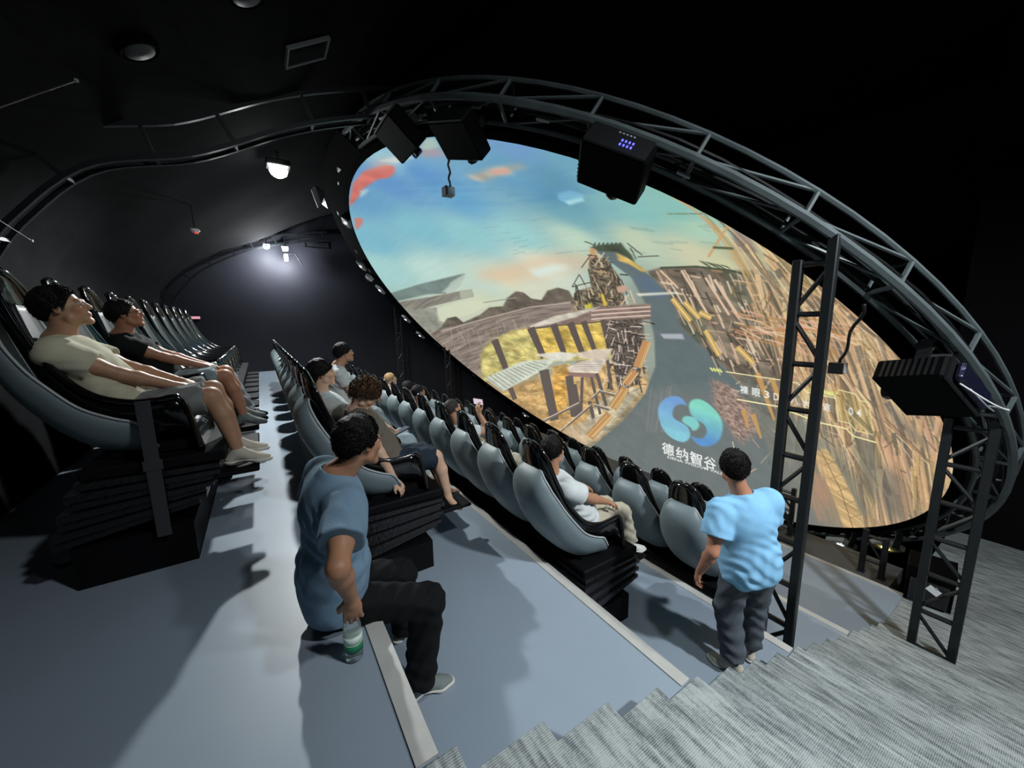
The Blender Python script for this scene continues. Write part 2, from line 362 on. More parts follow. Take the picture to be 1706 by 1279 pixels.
def paint():
    global IMG
    IMG = base_paint([((600, 330), (100, 160, 200)), ((640, 300), (95, 150, 205)), ((700, 290), (92, 150, 205)), ((640, 262), (150, 195, 210)), ((760, 330), (100, 165, 205)), ((850, 240), (110, 155, 205)),
        ((850, 290), (100, 160, 195)), ((930, 300), (95, 155, 185)), ((940, 260), (105, 165, 190)), ((620, 400), (120, 185, 205)), ((700, 380), (125, 190, 205)), ((780, 390), (140, 200, 205)),
        ((640, 450), (160, 208, 205)), ((720, 450), (185, 218, 208)), ((800, 460), (190, 215, 200)), ((860, 390), (150, 205, 205)), ((950, 350), (110, 170, 180)), ((920, 330), (90, 150, 180)),
        ((1000, 340), (125, 182, 185)), ((1060, 350), (130, 190, 185)), ((900, 440), (215, 222, 200)), ((850, 470), (212, 216, 188)), ((960, 400), (185, 212, 190)), ((1060, 400), (190, 205, 175)),
        ((1120, 350), (130, 190, 180)), ((1150, 420), (205, 205, 170)), ((1200, 440), (205, 205, 160)), ((1160, 380), (170, 205, 180)), ((800, 505), (205, 212, 182)), ((760, 520), (200, 205, 180)),
        ((900, 480), (212, 215, 190)), ((1250, 440), (175, 165, 130)), ((1300, 450), (195, 195, 150)), ((1350, 520), (165, 145, 110)), ((1420, 600), (185, 150, 115)), ((1500, 700), (175, 145, 115)),
        ((1560, 760), (190, 160, 120)), ((1500, 820), (165, 145, 118)), ((1400, 820), (150, 135, 110)), ((1340, 700), (125, 125, 108)), ((1250, 560), (120, 108, 92)), ((1150, 520), (118, 108, 95)),
        ((700, 540), (150, 145, 130)), ((760, 580), (140, 130, 118)), ((850, 650), (175, 150, 110)), ((950, 700), (165, 145, 110)), ((1100, 700), (105, 115, 115)), ((1200, 820), (118, 124, 122)), ((1300, 850), (120, 122, 118))])
    IMG *= (1+0.02*(NZ2-0.5)*2)[..., None]
    R = random.Random(4)
    # clouds
    poly([(582, 335), (588, 305), (606, 285), (640, 274), (658, 277), (657, 288), (648, 296), (628, 299), (606, 314), (596, 330), (583, 344)], (222, 112, 98), 0.95, 0.06)
    poly([(606, 286), (628, 268), (660, 262), (650, 275), (625, 281)], (205, 170, 160), 0.7, blur=10)
    poly([(590, 364), (603, 362), (605, 370), (598, 380), (593, 383)], (215, 120, 110), 0.9)
    poly([(600, 318), (615, 314), (610, 322), (600, 330)], (190, 215, 225), 0.7)
    poly([(690, 252), (715, 246), (745, 250), (735, 258), (702, 260)], (215, 140, 130), 0.7, blur=12)
    poly([(708, 232), (722, 228), (732, 244), (712, 250), (700, 246)], (175, 195, 175), 0.8)
    poly([(630, 268), (668, 258), (690, 262), (660, 272)], (205, 215, 205), 0.8)
    poly([(778, 294), (800, 288), (822, 279), (850, 276), (878, 273), (872, 279), (852, 284), (852, 290), (830, 292), (800, 302), (785, 298)], (200, 175, 150), 0.9, 0.1, blur=8)
    poly([(815, 283), (845, 279), (850, 288), (825, 292)], (215, 160, 140), 0.8)
    poly([(870, 275), (900, 300), (925, 330), (960, 350), (990, 345), (960, 315), (920, 290)], (80, 135, 165), 0.4, blur=34)
    poly([(800, 450), (870, 435), (930, 418), (990, 425), (1000, 445), (930, 455), (850, 470), (790, 468)], (228, 186, 146), 0.6, blur=30)
    poly([(880, 450), (920, 440), (950, 441), (935, 452), (895, 462)], (215, 235, 228), 0.85, blur=14)
    poly([(930, 322), (950, 317), (975, 325), (970, 332), (945, 340), (930, 332)], (130, 195, 225), 0.7)
    poly([(942, 335), (970, 329), (974, 334), (948, 342)], (175, 225, 230), 0.8)
    for k in range(26):
        x = R.uniform(800, 980); y = R.uniform(360, 430); line([(x, y), (x+R.uniform(8, 30), y-R.uniform(0, 5))], R.uniform(1, 3), (120, 160, 155), 0.25)
    for k in range(12):
        x = R.uniform(1040, 1180); y = R.uniform(370, 420); line([(x, y), (x+R.uniform(15, 40), y+R.uniform(0, 6))], R.uniform(2, 4), (130, 165, 150), 0.35)
    for k in range(16):
        x = R.uniform(640, 900); y = R.uniform(290, 345); line([(x, y), (x+R.uniform(40, 120), y-R.uniform(-4, 8))], R.uniform(3, 9), (80, 140, 195), 0.14)
    # grey hull and log in the distance
    poly([(645, 490), (700, 473), (775, 455), (771, 463), (759, 473), (746, 480), (742, 489), (712, 490), (655, 503)], (118, 136, 130), 1, 0.05)
    poly([(735, 487), (746, 478), (751, 470), (775, 455), (773, 466), (765, 478), (756, 486)], (182, 196, 184), 0.9)
    poly([(655, 505), (720, 494), (765, 485), (786, 482), (789, 494), (765, 499), (720, 510), (690, 519), (665, 520)], (132, 128, 118), 1, 0.12, NZ2)
    poly([(765, 485), (786, 482), (789, 494), (768, 498)], (175, 182, 160), 0.9)
    poly([(650, 505), (690, 516), (728, 512), (728, 536), (745, 552), (800, 640), (744, 584), (690, 530), (640, 500)], (145, 146, 134), 1, 0.10)
    poly([(728, 514), (765, 502), (800, 500), (812, 508), (790, 522), (765, 528), (742, 538), (732, 534)], (208, 216, 186), 0.9)
    # hills
    poly([(718, 556), (735, 545), (745, 530), (760, 527), (772, 537), (800, 524), (815, 512), (838, 510), (845, 496), (860, 485), (872, 487), (885, 497), (902, 500), (912, 484), (930, 479), (948, 484), (956, 500), (985, 512), (900, 548), (880, 560), (800, 615), (740, 582)], (108, 98, 86), 1, 0.14)
    poly([(725, 550), (800, 533), (880, 512), (960, 500), (1010, 505), (890, 541), (885, 552), (835, 560), (800, 600), (790, 640), (744, 585), (715, 550)], (142, 128, 118), 0.9, 0.16, NZ2)
    for k in range(40):
        x = R.uniform(740, 880); y = 535+R.uniform(0, 40)-(x-740)*0.1; line([(x, y), (x+R.uniform(2, 8), y+R.uniform(10, 25))], 1.6, R.choice([(165, 150, 140), (110, 98, 92), (180, 165, 150)]), 0.5)
    line([(735, 552), (800, 533), (880, 512), (950, 504)], 2, (190, 175, 160), 0.8); line([(805, 504), (860, 496)], 1.6, (150, 150, 130), 0.9)
    # yellow grass slopes
    poly([(800, 590), (812, 572), (850, 552), (880, 546), (1000, 530), (1015, 580), (1040, 600), (930, 600), (860, 612), (805, 640)], (200, 188, 112), 1, 0.18, blur=10)
    poly([(885, 548), (1010, 530), (1015, 585), (905, 592)], (214, 176, 74), 0.75, 0.22, blur=12)
    poly([(835, 652), (870, 640), (1000, 600), (1075, 610), (1085, 660), (1040, 700), (1000, 735), (950, 735), (880, 690)], (206, 164, 104), 0.9, 0.22, blur=14)
    poly([(920, 610), (950, 606), (942, 690), (925, 692)], (216, 160, 70), 0.8, 0.2)
    poly([(985, 680), (1045, 640), (1070, 650), (1010, 720), (965, 728)], (200, 195, 170), 0.8, 0.15)
    for k in range(420):
        x = R.uniform(800, 1060); y = R.uniform(548, 725)
        line([(x, y), (x+R.uniform(6, 20), y-R.uniform(-2, 7))], R.uniform(0.8, 2.2), R.choice([(228, 205, 120), (165, 130, 60), (190, 140, 70), (235, 220, 160), (140, 120, 80)]), 0.5)
    # track in grey
    poly([(992, 418), (1030, 414), (1052, 438), (1082, 458), (1118, 492), (1135, 540), (1180, 585), (1232, 640), (1262, 700), (1300, 800), (1320, 900), (1170, 880), (1000, 790), (985, 745), (1040, 700), (1075, 655), (1092, 610), (1090, 560), (1078, 510), (1052, 462), (1022, 440)], (99, 113, 115), 1, 0.02)
    poly([(1040, 690), (1100, 640), (1180, 650), (1240, 700), (1310, 800), (1320, 900), (1170, 880), (980, 790), (990, 742)], (114, 122, 121), 0.8, 0.02, blur=30)
    poly([(1058, 462), (1085, 458), (1110, 488), (1095, 498), (1070, 482)], (92, 112, 132), 0.9, blur=14)
    # tower with battlement and scaffold
    poly([(983, 412), (996, 408), (1036, 405), (1040, 412), (1052, 424), (1058, 438), (1030, 420), (996, 418)], (72, 84, 66), 1, 0.2)
    for k in range(7): line([(992+k*7, 404), (989+k*7, 411)], 2.6, (72, 84, 66))
    poly([(982, 412), (992, 414), (998, 430), (988, 445), (980, 440)], (205, 165, 120), 1, 0.2)
    poly([(1026, 421), (1042, 428), (1062, 440), (1078, 452), (1070, 453), (1048, 440), (1030, 434)], (205, 172, 92), 1, 0.25)
    poly([(980, 430), (1008, 428), (1034, 465), (1044, 520), (995, 525), (950, 505), (960, 485), (985, 478)], (112, 102, 84), 1, 0.3, NZ3)
    for k in range(190):
        x = R.uniform(955, 1085); y = R.uniform(420, 520)
        if y < 470 and (x < 978 or x > 1038-(470-y)*0.3): continue
        if x > 1052 and y > 455: continue
        a = R.choice([1.2, 1.35, 1.5, 0.1, 2.2]); L = R.uniform(8, 30)
        line([(x, y), (x+L*math.cos(a), y+L*math.sin(a))], R.uniform(1, 3), R.choice([(70, 64, 56), (92, 82, 70), (215, 195, 165), (190, 160, 115), (60, 58, 52)]), 0.85)
    for a, b in (((953, 478), (965, 457)), ((965, 457), (975, 475)), ((953, 478), (985, 470)), ((974, 402), (990, 408)), ((1045, 405), (1070, 425)), ((1062, 428), (1098, 426)), ((1050, 412), (1060, 432))): line([a, b], 1.6, (85, 85, 70))
    poly([(1000, 490), (1005, 489), (1012, 508), (1006, 510)], (226, 188, 70), 1); poly([(975, 508), (986, 504), (986, 516), (976, 516)], (214, 205, 60), 0.9)
    poly([(1026, 478), (1042, 474), (1046, 484), (1030, 488)], (214, 165, 140), 0.9)
    # upper deck
    poly([(880, 546), (925, 524), (1000, 511), (1084, 506), (1084, 530), (1000, 534), (940, 540), (885, 549)], (142, 118, 108), 1, 0.1)
    poly([(882, 543), (925, 526), (1002, 510), (960, 528), (925, 538), (885, 546)], (214, 208, 190), 0.9, 0.08)
    for dy in (0, 7, 14): line([(985, 520+dy-2), (1020, 515+dy), (1084, 511+dy)], 2.2, (226, 200, 184), 0.95)
    line([(882, 548), (940, 541), (1010, 535), (1084, 530)], 2.5, (110, 92, 84))
    for a, b, w in (((884, 546), (906, 596), 13), ((922, 540), (940, 590), 12), ((950, 537), (972, 594), 12), ((972, 535), (990, 582), 10), ((1004, 533), (1016, 585), 9), ((824, 566), (846, 622), 12)): line([a, b], w, (98, 86, 80), 1, w*0.75)
    # scaffold columns right of the decks
    poly([(1008, 534), (1070, 531), (1075, 570), (1064, 640), (1030, 650), (1020, 600)], (96, 86, 78), 1, 0.25, NZ3)
    for k in range(150):
        x = R.uniform(1008, 1072); y = R.uniform(532, 640); a = R.choice([1.3, 1.42, 1.5, 0.05, 0.2, 1.9]); L = R.uniform(6, 22)
        line([(x, y), (x+L*math.cos(a), y+L*math.sin(a))], R.uniform(1, 2.6), R.choice([(222, 205, 190), (205, 185, 165), (70, 62, 58), (60, 55, 52)]), 0.85)
    # lower decks
    poly([(808, 630), (838, 616), (870, 602), (925, 597), (912, 612), (880, 630), (838, 652)], (206, 214, 196), 1, 0.06)
    for k in range(13):
        t = k/12; line([(810+t*78, 628-t*26), (838+t*72, 650-t*42)], 1.3, (140, 138, 124), 0.85)
    poly([(890, 590), (935, 586), (966, 590), (940, 602), (920, 600)], (220, 216, 200), 1, 0.06)
    poly([(960, 588), (990, 582), (1022, 580), (1008, 600), (965, 596)], (216, 200, 178), 1, 0.08)
    poly([(944, 612), (975, 600), (1012, 598), (996, 622), (950, 620)], (222, 212, 196), 1, 0.08)
    for k in range(6): line([(950+k*2, 616-k*3), (1000+k*1, 617-k*3)], 1, (150, 130, 118), 0.8)
    poly([(944, 620), (996, 622), (994, 629), (948, 627)], (150, 118, 108), 1)
    for a, b, w in (((906, 616), (924, 700), 16), ((948, 626), (957, 694), 13), ((970, 628), (968, 690), 5), ((985, 628), (1000, 690), 5), ((994, 622), (1010, 676), 6), ((1012, 600), (1018, 650), 5), ((850, 646), (858, 665), 9), ((956, 640), (965, 690), 9), ((982, 668), (990, 705), 6)): line([a, b], w, (102, 92, 86), 1, w*0.9)
    for a, b in (((905, 702), (965, 672)), ((930, 722), (985, 675)), ((985, 665), (1000, 650)), ((990, 675), (1015, 682)), ((1000, 652), (1030, 660))): line([a, b], 4, (120, 105, 92), 1); line([(a[0], a[1]-2), (b[0], b[1]-2)], 1.5, (225, 212, 190), 0.9)
    poly([(940, 712), (1010, 690), (1005, 725), (975, 742), (945, 728)], (196, 178, 152), 0.7, 0.1)
    # timber kerb of the track
    for a, b in (((1078, 568), (1062, 612)), ((1058, 618), (1042, 640)), ((1042, 646), (1020, 680)), ((1016, 690), (982, 728))):
        line([a, b], 15, (188, 142, 88)); 
        for k in (-5, -1, 3, 6): line([(a[0]+k, a[1]+2), (b[0]+k, b[1])], 1.3, R.choice([(232, 190, 120), (220, 140, 90), (240, 210, 150)]), 0.9)
    # scaffolding right of the track
    poly([(1078, 452), (1100, 446), (1160, 444), (1215, 452), (1300, 500), (1320, 600), (1290, 700), (1250, 690), (1235, 640), (1185, 590), (1135, 545), (1118, 495)], (122, 110, 94), 1, 0.22)
    poly([(1200, 450), (1270, 450), (1300, 500), (1290, 560), (1230, 520)], (104, 104, 84), 0.9, 0.15)
    poly([(1125, 500), (1160, 510), (1185, 560), (1165, 575), (1140, 545)], (96, 104, 88), 0.9, 0.1)
    for k in range(220):
        x = R.uniform(1080, 1300); y = R.uniform(448, 600)
        if y > 450+(x-1078)*1.35 and x < 1190: continue
        a = R.choice([1.1, 1.15, 1.2, 1.05, 0.15]); L = R.uniform(10, 45)
        line([(x, y), (x+L*math.cos(a), y+L*math.sin(a))], R.uniform(1.2, 4), R.choice([(226, 196, 166), (205, 170, 140), (236, 215, 190), (84, 74, 62), (160, 128, 84), (70, 68, 58)]), 0.8)
    for a, b, w in (((1135, 450), (1180, 525), 4), ((1175, 462), (1215, 525), 4), ((1190, 465), (1232, 530), 5), ((1100, 450), (1130, 480), 3)): line([a, b], w, (222, 190, 160))
    for a, b in (((1120, 497), (1150, 535)), ((1140, 503), (1165, 530)), ((1165, 520), (1185, 530)), ((1228, 578), (1255, 605)), ((1175, 550), (1198, 592))): line([a, b], 9, (206, 166, 88)); line([a, b], 2, (240, 215, 150))
    poly([(1100, 556), (1137, 556), (1140, 565), (1106, 564)], (190, 192, 205), 0.8); poly([(1060, 489), (1130, 486), (1130, 489), (1064, 493)], (226, 224, 205), 1)
    line([(1100, 446), (1160, 444), (1215, 450), (1260, 462)], 3, (70, 78, 62)); 
    for k in range(9): line([(1165+k*5, 434+k), (1185+k*4, 446+R.uniform(-3, 3))], 1.5, (84, 92, 72), 0.9)
    # right side: straw and timber swept into long curves
    G = [[(1080, 308), (1160, 352), (1235, 450), (1275, 560), (1300, 700)], [(1160, 340), (1235, 420), (1290, 540), (1320, 640), (1345, 760)], [(1230, 380), (1310, 470), (1365, 570), (1390, 660), (1440, 880)],
         [(1330, 442), (1385, 520), (1425, 610), (1455, 720), (1490, 878)], [(1400, 494), (1440, 560), (1475, 640), (1515, 740), (1540, 858)], [(1440, 535), (1500, 600), (1545, 660), (1572, 730), (1578, 812)], [(1480, 575), (1545, 640), (1582, 690), (1596, 740), (1594, 790)]]
    G = [np.array(g, float) for g in G]
    poly([(1215, 365), (1240, 380), (1262, 420), (1230, 420), (1222, 400)], (140, 122, 112), 0.9, 0.1)
    poly([(1255, 455), (1285, 450), (1330, 480), (1330, 560), (1300, 540)], (112, 112, 96), 0.8, 0.1)
    poly([(1290, 450), (1335, 452), (1345, 475), (1322, 480)], (176, 160, 122), 0.6, 0.1)
    pal = [(214, 172, 120), (196, 150, 104), (226, 190, 140), (232, 206, 150), (150, 120, 88), (112, 100, 84), (206, 160, 130), (185, 150, 90), (128, 112, 92), (222, 170, 130), (98, 96, 86)]
    for k in range(1500):
        j = min(int(R.random()**0.8*6), 5); t = R.random(); g = G[j]*(1-t)+G[j+1]*t+np.array([R.gauss(0, 4), R.gauss(0, 4)])
        if j == 0 and R.random() < 0.7: continue
        s = smooth_curve(g, 24); a = R.randrange(0, 20); b = min(23, a+R.randrange(3, 11))
        q = [tuple(p) for p in s[a:b+1]]
        if j <= 1 and q[0][1] < 430 and R.random() < 0.75: continue
        line(q, R.uniform(1, 6)*(0.6 if j < 2 else 1), R.choice(pal), R.uniform(0.4, 0.85), R.uniform(0.6, 3))
    for k in range(110):
        j = R.choice([1, 1, 2, 2, 3, 3, 4, 5]); t = R.random(); g = G[min(j, 5)]*(1-t)+G[min(j, 5)+1]*t; s = smooth_curve(g, 24); a = R.randrange(2, 20); b = min(23, a+R.randrange(2, 6))
        p = s[a]; q = s[b]; th = R.gauss(0, 0.22); d = q-p; d = np.array([d[0]*math.cos(th)-d[1]*math.sin(th), d[0]*math.sin(th)+d[1]*math.cos(th)]); w = R.uniform(5, 15); c = R.choice(pal)
        line([tuple(p), tuple(p+d)], w, c, R.uniform(0.5, 0.8), w*0.6); nn = np.array([-d[1], d[0]])/(np.linalg.norm(d)+1e-6)*w*0.45
        line([tuple(p+nn), tuple(p+d+nn*0.6)], 1.4, (240, 216, 172), 0.8); line([tuple(p-nn), tuple(p+d-nn*0.6)], 1.4, (96, 78, 58), 0.7)
    for k in range(160):
        x = R.uniform(1215, 1560); y = R.uniform(420, 800); a = R.uniform(0.2, 2.6); L = R.uniform(8, 34)
        line([(x, y), (x+L*math.cos(a), y+L*math.sin(a))], R.uniform(1, 2.6), R.choice([(240, 214, 168), (214, 166, 116), (92, 80, 64), (226, 176, 150)]), 0.7)
    for k in range(80):
        y = R.gauss(545, 14); x = R.uniform(1215, 1400); line([(x, y), (x+R.uniform(15, 60), y+R.uniform(2, 22))], R.uniform(1, 3.5), R.choice([(226, 172, 140), (206, 150, 120), (236, 200, 160), (190, 130, 70)]), 0.75)
    for gg in (G[0], G[0]*0.75+G[1]*0.25): line([tuple(p) for p in smooth_curve(gg, 20)][:13], 2.2, (205, 165, 115), 0.9)
    line([(1180, 428), (1210, 380), (1222, 370)], 4, (205, 160, 105)); line([(1112, 356), (1170, 356)], 1.6, (120, 130, 100)); line([(1188, 412), (1222, 414)], 4, (90, 98, 70))
    for P_, c in (([(1235, 620), (1262, 640), (1290, 700), (1302, 760), (1290, 780), (1262, 720), (1240, 680)], (112, 118, 112)), ([(1300, 690), (1350, 700), (1380, 745), (1352, 760), (1340, 880), (1300, 880)], (116, 122, 116)),
                  ([(1425, 720), (1455, 735), (1470, 790), (1455, 850), (1430, 800)], (112, 112, 100)), ([(1370, 700), (1420, 790), (1450, 860), (1430, 855), (1395, 790)], (120, 122, 108)),
                  ([(1460, 650), (1500, 690), (1545, 740), (1530, 745), (1490, 700)], (118, 108, 98)), ([(1480, 770), (1500, 800), (1505, 860), (1480, 868), (1468, 820)], (108, 106, 98))):
        poly(P_, c, 0.75, 0.06, blur=12)
    poly([(1185, 632), (1215, 640), (1255, 680), (1262, 720), (1232, 740), (1206, 700), (1190, 680)], (160, 132, 118), 0.9, 0.2, NZ3, blur=14)
    for a, b, w in (((1238, 682), (1246, 712), 9), ((1254, 690), (1268, 730), 9), ((1262, 622), (1290, 700), 10), ((1286, 630), (1310, 700), 9)): line([a, b], w, (206, 156, 88), 0.9, w*0.4)
    poly([(1355, 753), (1378, 748), (1400, 785), (1425, 835), (1440, 885), (1408, 885), (1388, 830)], (206, 172, 118), 1, 0.12, NZ2)
    line([(1368, 752), (1400, 815), (1422, 882)], 1.2, (130, 100, 70)); 
    for k in range(5): line([(1372+k*11, 775+k*22), (1392+k*11, 768+k*22)], 1, (140, 108, 76), 0.8)
    for k in range(24):
        x = 1335+R.uniform(0, 40); y = 765+R.uniform(0, 50); line([(x, y), (x+R.uniform(10, 25), y+R.uniform(40, 70))], R.uniform(2, 5), (186, 140, 112), 0.35)
    for k in range(22):
        x = R.uniform(1080, 1120); line([(x, 640+R.uniform(0, 15)), (x-R.uniform(5, 15), 720)], 1.2, (140, 138, 136), 0.4)
    # emblem
    z = lambda P_: [(1080+a/8, 640+b/8) for a, b in P_]
    sm = lambda P_: [tuple(q) for q in smooth_curve(P_+[P_[0]], 60)][:-1]
    poly(sm(z([(530, 300), (440, 180), (330, 157), (220, 190), (150, 270), (130, 370), (150, 480), (200, 600), (290, 700), (400, 758), (480, 768), (540, 730), (560, 670), (540, 590), (480, 530), (400, 490), (340, 450), (322, 390), (345, 310), (400, 272), (470, 270)])), (112, 158, 216), 1, 0.03, grad=((1120, 665), (1140, 735), (132, 205, 218)))
    poly(sm(z([(540, 300), (555, 240), (600, 203), (670, 195), (760, 230), (850, 300), (930, 390), (985, 500), (990, 620), (950, 730), (880, 800), (760, 828), (660, 800), (600, 740), (565, 690), (640, 718), (720, 718), (770, 670), (778, 600), (740, 530), (680, 492), (600, 440), (555, 370)])), (128, 216, 196), 1, 0.03, grad=((1165, 680), (1185, 738), (92, 150, 214)))
    poly(sm(z([(448, 490), (465, 440), (520, 423), (600, 440), (660, 490), (680, 550), (650, 600), (590, 618), (570, 580), (505, 535)])), (126, 208, 202), 1)
    # head-up lines
    Y_ = (246, 236, 172)
    line([(1209, 619), (1301, 633), (1329, 638), (1344, 653), (1368, 658), (1392, 663)], 1.7, Y_); line([(1228, 665), (1296, 677), (1362, 703), (1410, 714), (1421, 726), (1460, 737)], 2.2, Y_)
    line([(1394, 654), (1397, 649), (1424, 656), (1432, 667), (1447, 670), (1456, 724), (1425, 717), (1416, 705), (1398, 701), (1392, 660), (1394, 654)], 1.6, Y_)
    poly([(1397, 649), (1424, 656), (1432, 667), (1447, 670), (1456, 724), (1425, 717), (1416, 705), (1398, 701), (1392, 660)], (190, 180, 80), 0.22)
    poly([(1344, 645), (1392, 652), (1392, 660), (1350, 654)], (206, 206, 90), 0.6)
    for k in range(4):
        line([(1183+5*k, 612+k*0.8), (1188+5*k, 618+k*0.8)], 2.6, (226, 236, 120)); line([(1372+4.6*k, 650+k), (1376+4.6*k, 657+k)], 2.2, (236, 240, 150))
    # writing
    def glyphs(s, size):
        cu = bpy.data.curves.new('t', 'FONT'); cu.body = s; cu.size = 1; cu.offset = 0.018; cu.resolution_u = 3
        o = bpy.data.objects.new('t', cu); COL.objects.link(o); dg = bpy.context.evaluated_depsgraph_get(); ev = o.evaluated_get(dg); m_ = ev.to_mesh(); m_.calc_loop_triangles()
        V = np.array([v.co[:2] for v in m_.vertices]); T = np.array([t.vertices[:] for t in m_.loop_triangles]); ev.to_mesh_clear(); bpy.data.objects.remove(o); bpy.data.curves.remove(cu)
        return V, T
    def put(s, org, ex, ey, fit=True):
        """origin = lower left, ex = full width vector, ey = full height vector (photograph pixels)"""
        try: V, T = glyphs(s, 1)
        except Exception: return
        if len(V) == 0: return
        lo, hi = V.min(0), V.max(0); Vn = (V-lo)/np.maximum(hi-lo, 1e-6)
        Q = px2c(np.array(org)[None]+Vn[:, :1]*np.array(ex)[None]+Vn[:, 1:2]*np.array(ey)[None])
        for t in T: fillc(Q[t], (240, 243, 240), 0.96)
    for i, ch in enumerate('德纳智谷'): put(ch, (1103+23.3*i, 754.5+7.6*i), (20.5, 6.6), (-0.6, -19.5))
    put('DENA WISDOM VALLEY', (1112, 763), (104, 32), (0, -4.6))
    for ch, x, y, w_, h_ in (('裸', 1233, 655, 14, 14), ('眼', 1253, 659, 14, 14), ('3', 1273, 662, 9, 12), ('D', 1289, 666, 9, 12), ('八', 1317, 672, 14, 12), ('大', 1337, 677, 13, 13), ('奇', 1354, 681, 13, 13), ('迹', 1371, 683, 13, 13), ('0', 1414, 690.5, 7.5, 13), ('4', 1427, 693.5, 8, 13)):
        put(ch, (x, y), (w_, w_*0.2), (-0.4, -h_))
paint()
lum = IMG@np.array([0.3, 0.59, 0.11], np.float32); IMG = lum[..., None]*0.10+IMG*0.90
for _ in range(2): IMG[1:-1] = (IMG[:-2]+2*IMG[1:-1]+IMG[2:])/4; IMG[:, 1:-1] = (IMG[:, :-2]+2*IMG[:, 1:-1]+IMG[:, 2:])/4
IMG = np.clip(IMG, 0, 255)
im = bpy.data.images.new('screen_picture', NC, NC, alpha=False)
px = np.ones((NC, NC, 4), np.float32); px[..., :3] = IMG[::-1]/255
im.pixels.foreach_set(px.ravel()); im.update(); del px
ms = bpy.data.materials.new('projected_picture'); ms.use_nodes = True
nt = ms.node_tree; b = nt.nodes['Principled BSDF']; ti = nt.nodes.new('ShaderNodeTexImage'); ti.image = im
b.inputs['Base Color'].default_value = (0.02, 0.02, 0.02, 1); b.inputs['Roughness'].default_value = 0.9; b.inputs['Specular IOR Level'].default_value = 0.1
nt.links.new(ti.outputs[0], b.inputs['Emission Color']); b.inputs['Emission Strength'].default_value = 1.0
na, nr_ = 128, 28
V = [RC-RN*DEPTH]; UVv = [(0.5, 0.5)]
for i in range(1, nr_+1):
    rad = RR*i/nr_; dz = math.sqrt(RS*RS-rad*rad)-(RS-DEPTH)
    for k in range(na):
        a = 2*PI*k/na; V.append(RC+rad*(math.cos(a)*RU+math.sin(a)*RV)-RN*dz); UVv.append((0.5-0.5*math.cos(a)*rad/RR, 0.5+0.5*math.sin(a)*rad/RR))
F = [(0, 1+k, 1+(k+1) % na) for k in range(na)]
for i in range(nr_-1):
    for k in range(na): F.append((1+i*na+k, 1+(i+1)*na+k, 1+(i+1)*na+(k+1) % na, 1+i*na+(k+1) % na))
me = bpy.data.meshes.new('dome_surface'); me.from_pydata([tuple(v) for v in V], [], F); me.shade_smooth()
uvl = me.uv_layers.new(name='UVMap'); li = np.zeros(len(me.loops), np.int32); me.loops.foreach_get('vertex_index', li)
uvl.data.foreach_set('uv', np.array(UVv, np.float32)[li].ravel())
scr = thing('dome_screen', 'huge round tilted dome screen showing a timber track, sky and emblem', 'screen', tuple(RC))
o = obj('picture_surface', me, ms, scr); o.matrix_parent_inverse = Matrix.Translation(-Vector(RC))
vs = []; fs = []
for k in range(na):
    a = 2*PI*k/na
    for R_, off in ((RR-0.005, 0.02), (RR+0.10, 0.02), (RR+0.10, -0.10), (RR+0.02, -0.25)): vs.append(tuple(ring_pt(a, R_, off)-RC))
for k in range(na):
    j = (k+1) % na
    for q in range(4): fs.append((k*4+q, j*4+q, j*4+(q+1) % 4, k*4+(q+1) % 4))
MB().add(vs, fs).build('rim', M_rim, scr)
vs = []
for (R_, off) in ((RR+0.02, -0.25), (RR*0.72, -DEPTH*0.75-0.2), (RR*0.3, -DEPTH-0.25), (0.01, -DEPTH-0.3)):
    for k in range(64): vs.append(tuple(ring_pt(2*PI*k/64, R_, off)-RC))
MB().add(vs, [(i*64+k, i*64+(k+1) % 64, (i+1)*64+(k+1) % 64, (i+1)*64+k) for i in range(3) for k in range(64)]).build('backing_shell', M_dark, scr)

sk = []; fk = []
ka = [PI*(-0.40+0.93*q/70) for q in range(71)]
for a in ka:
    for R_, off in ((RR+0.06, 0.015), (6.80, 0.045), (6.82, -0.30)): sk.append(tuple(ring_pt(a, R_, off)-RC))
for q in range(70):
    for w in range(2): fk.append((q*3+w, q*3+w+1, q*3+w+4, q*3+w+3))
o = MB().add(sk, fk).build('black_skirt', mat('skirt_fabric', (0.002, 0.002, 0.0025), 0.95, spec=0.03), scr); md = o.modifiers.new('t', 'SOLIDIFY'); md.thickness = 0.012
# ------------------------------------------------------------------ ring truss around the screen
ring = thing('ring_truss', 'large round grey box truss encircling the tilted dome screen', 'truss', tuple(RC))
NS = 44
CH = [(6.72, 0.0, 0.036), (6.75, -0.24, 0.022), (6.47, -0.02, 0.026), (6.50, -0.24, 0.020)]
for R_, off, r in CH:
    MB().tube([ring_pt(2*PI*k/132, R_, off)-RC for k in range(132)], r, 6, closed=True, up=tuple(RN)).build('chord', M_ring, ring)
unit = MB().tube([(0, 0, 0), (0, 0, 1)], 1, 5).mesh('brace'); unit.materials.append(M_ring)
def strut(name, parent, a, b, r, me=unit, org=RC):
    a = Vector(a); b = Vector(b); d = b-a
    o = bpy.data.objects.new(name, me); COL.objects.link(o); o.parent = parent
    o.matrix_basis = Matrix.Translation(a-Vector(org)) @ d.to_track_quat('Z', 'Y').to_matrix().to_4x4() @ Matrix.Diagonal((r, r, d.length, 1))
    return o
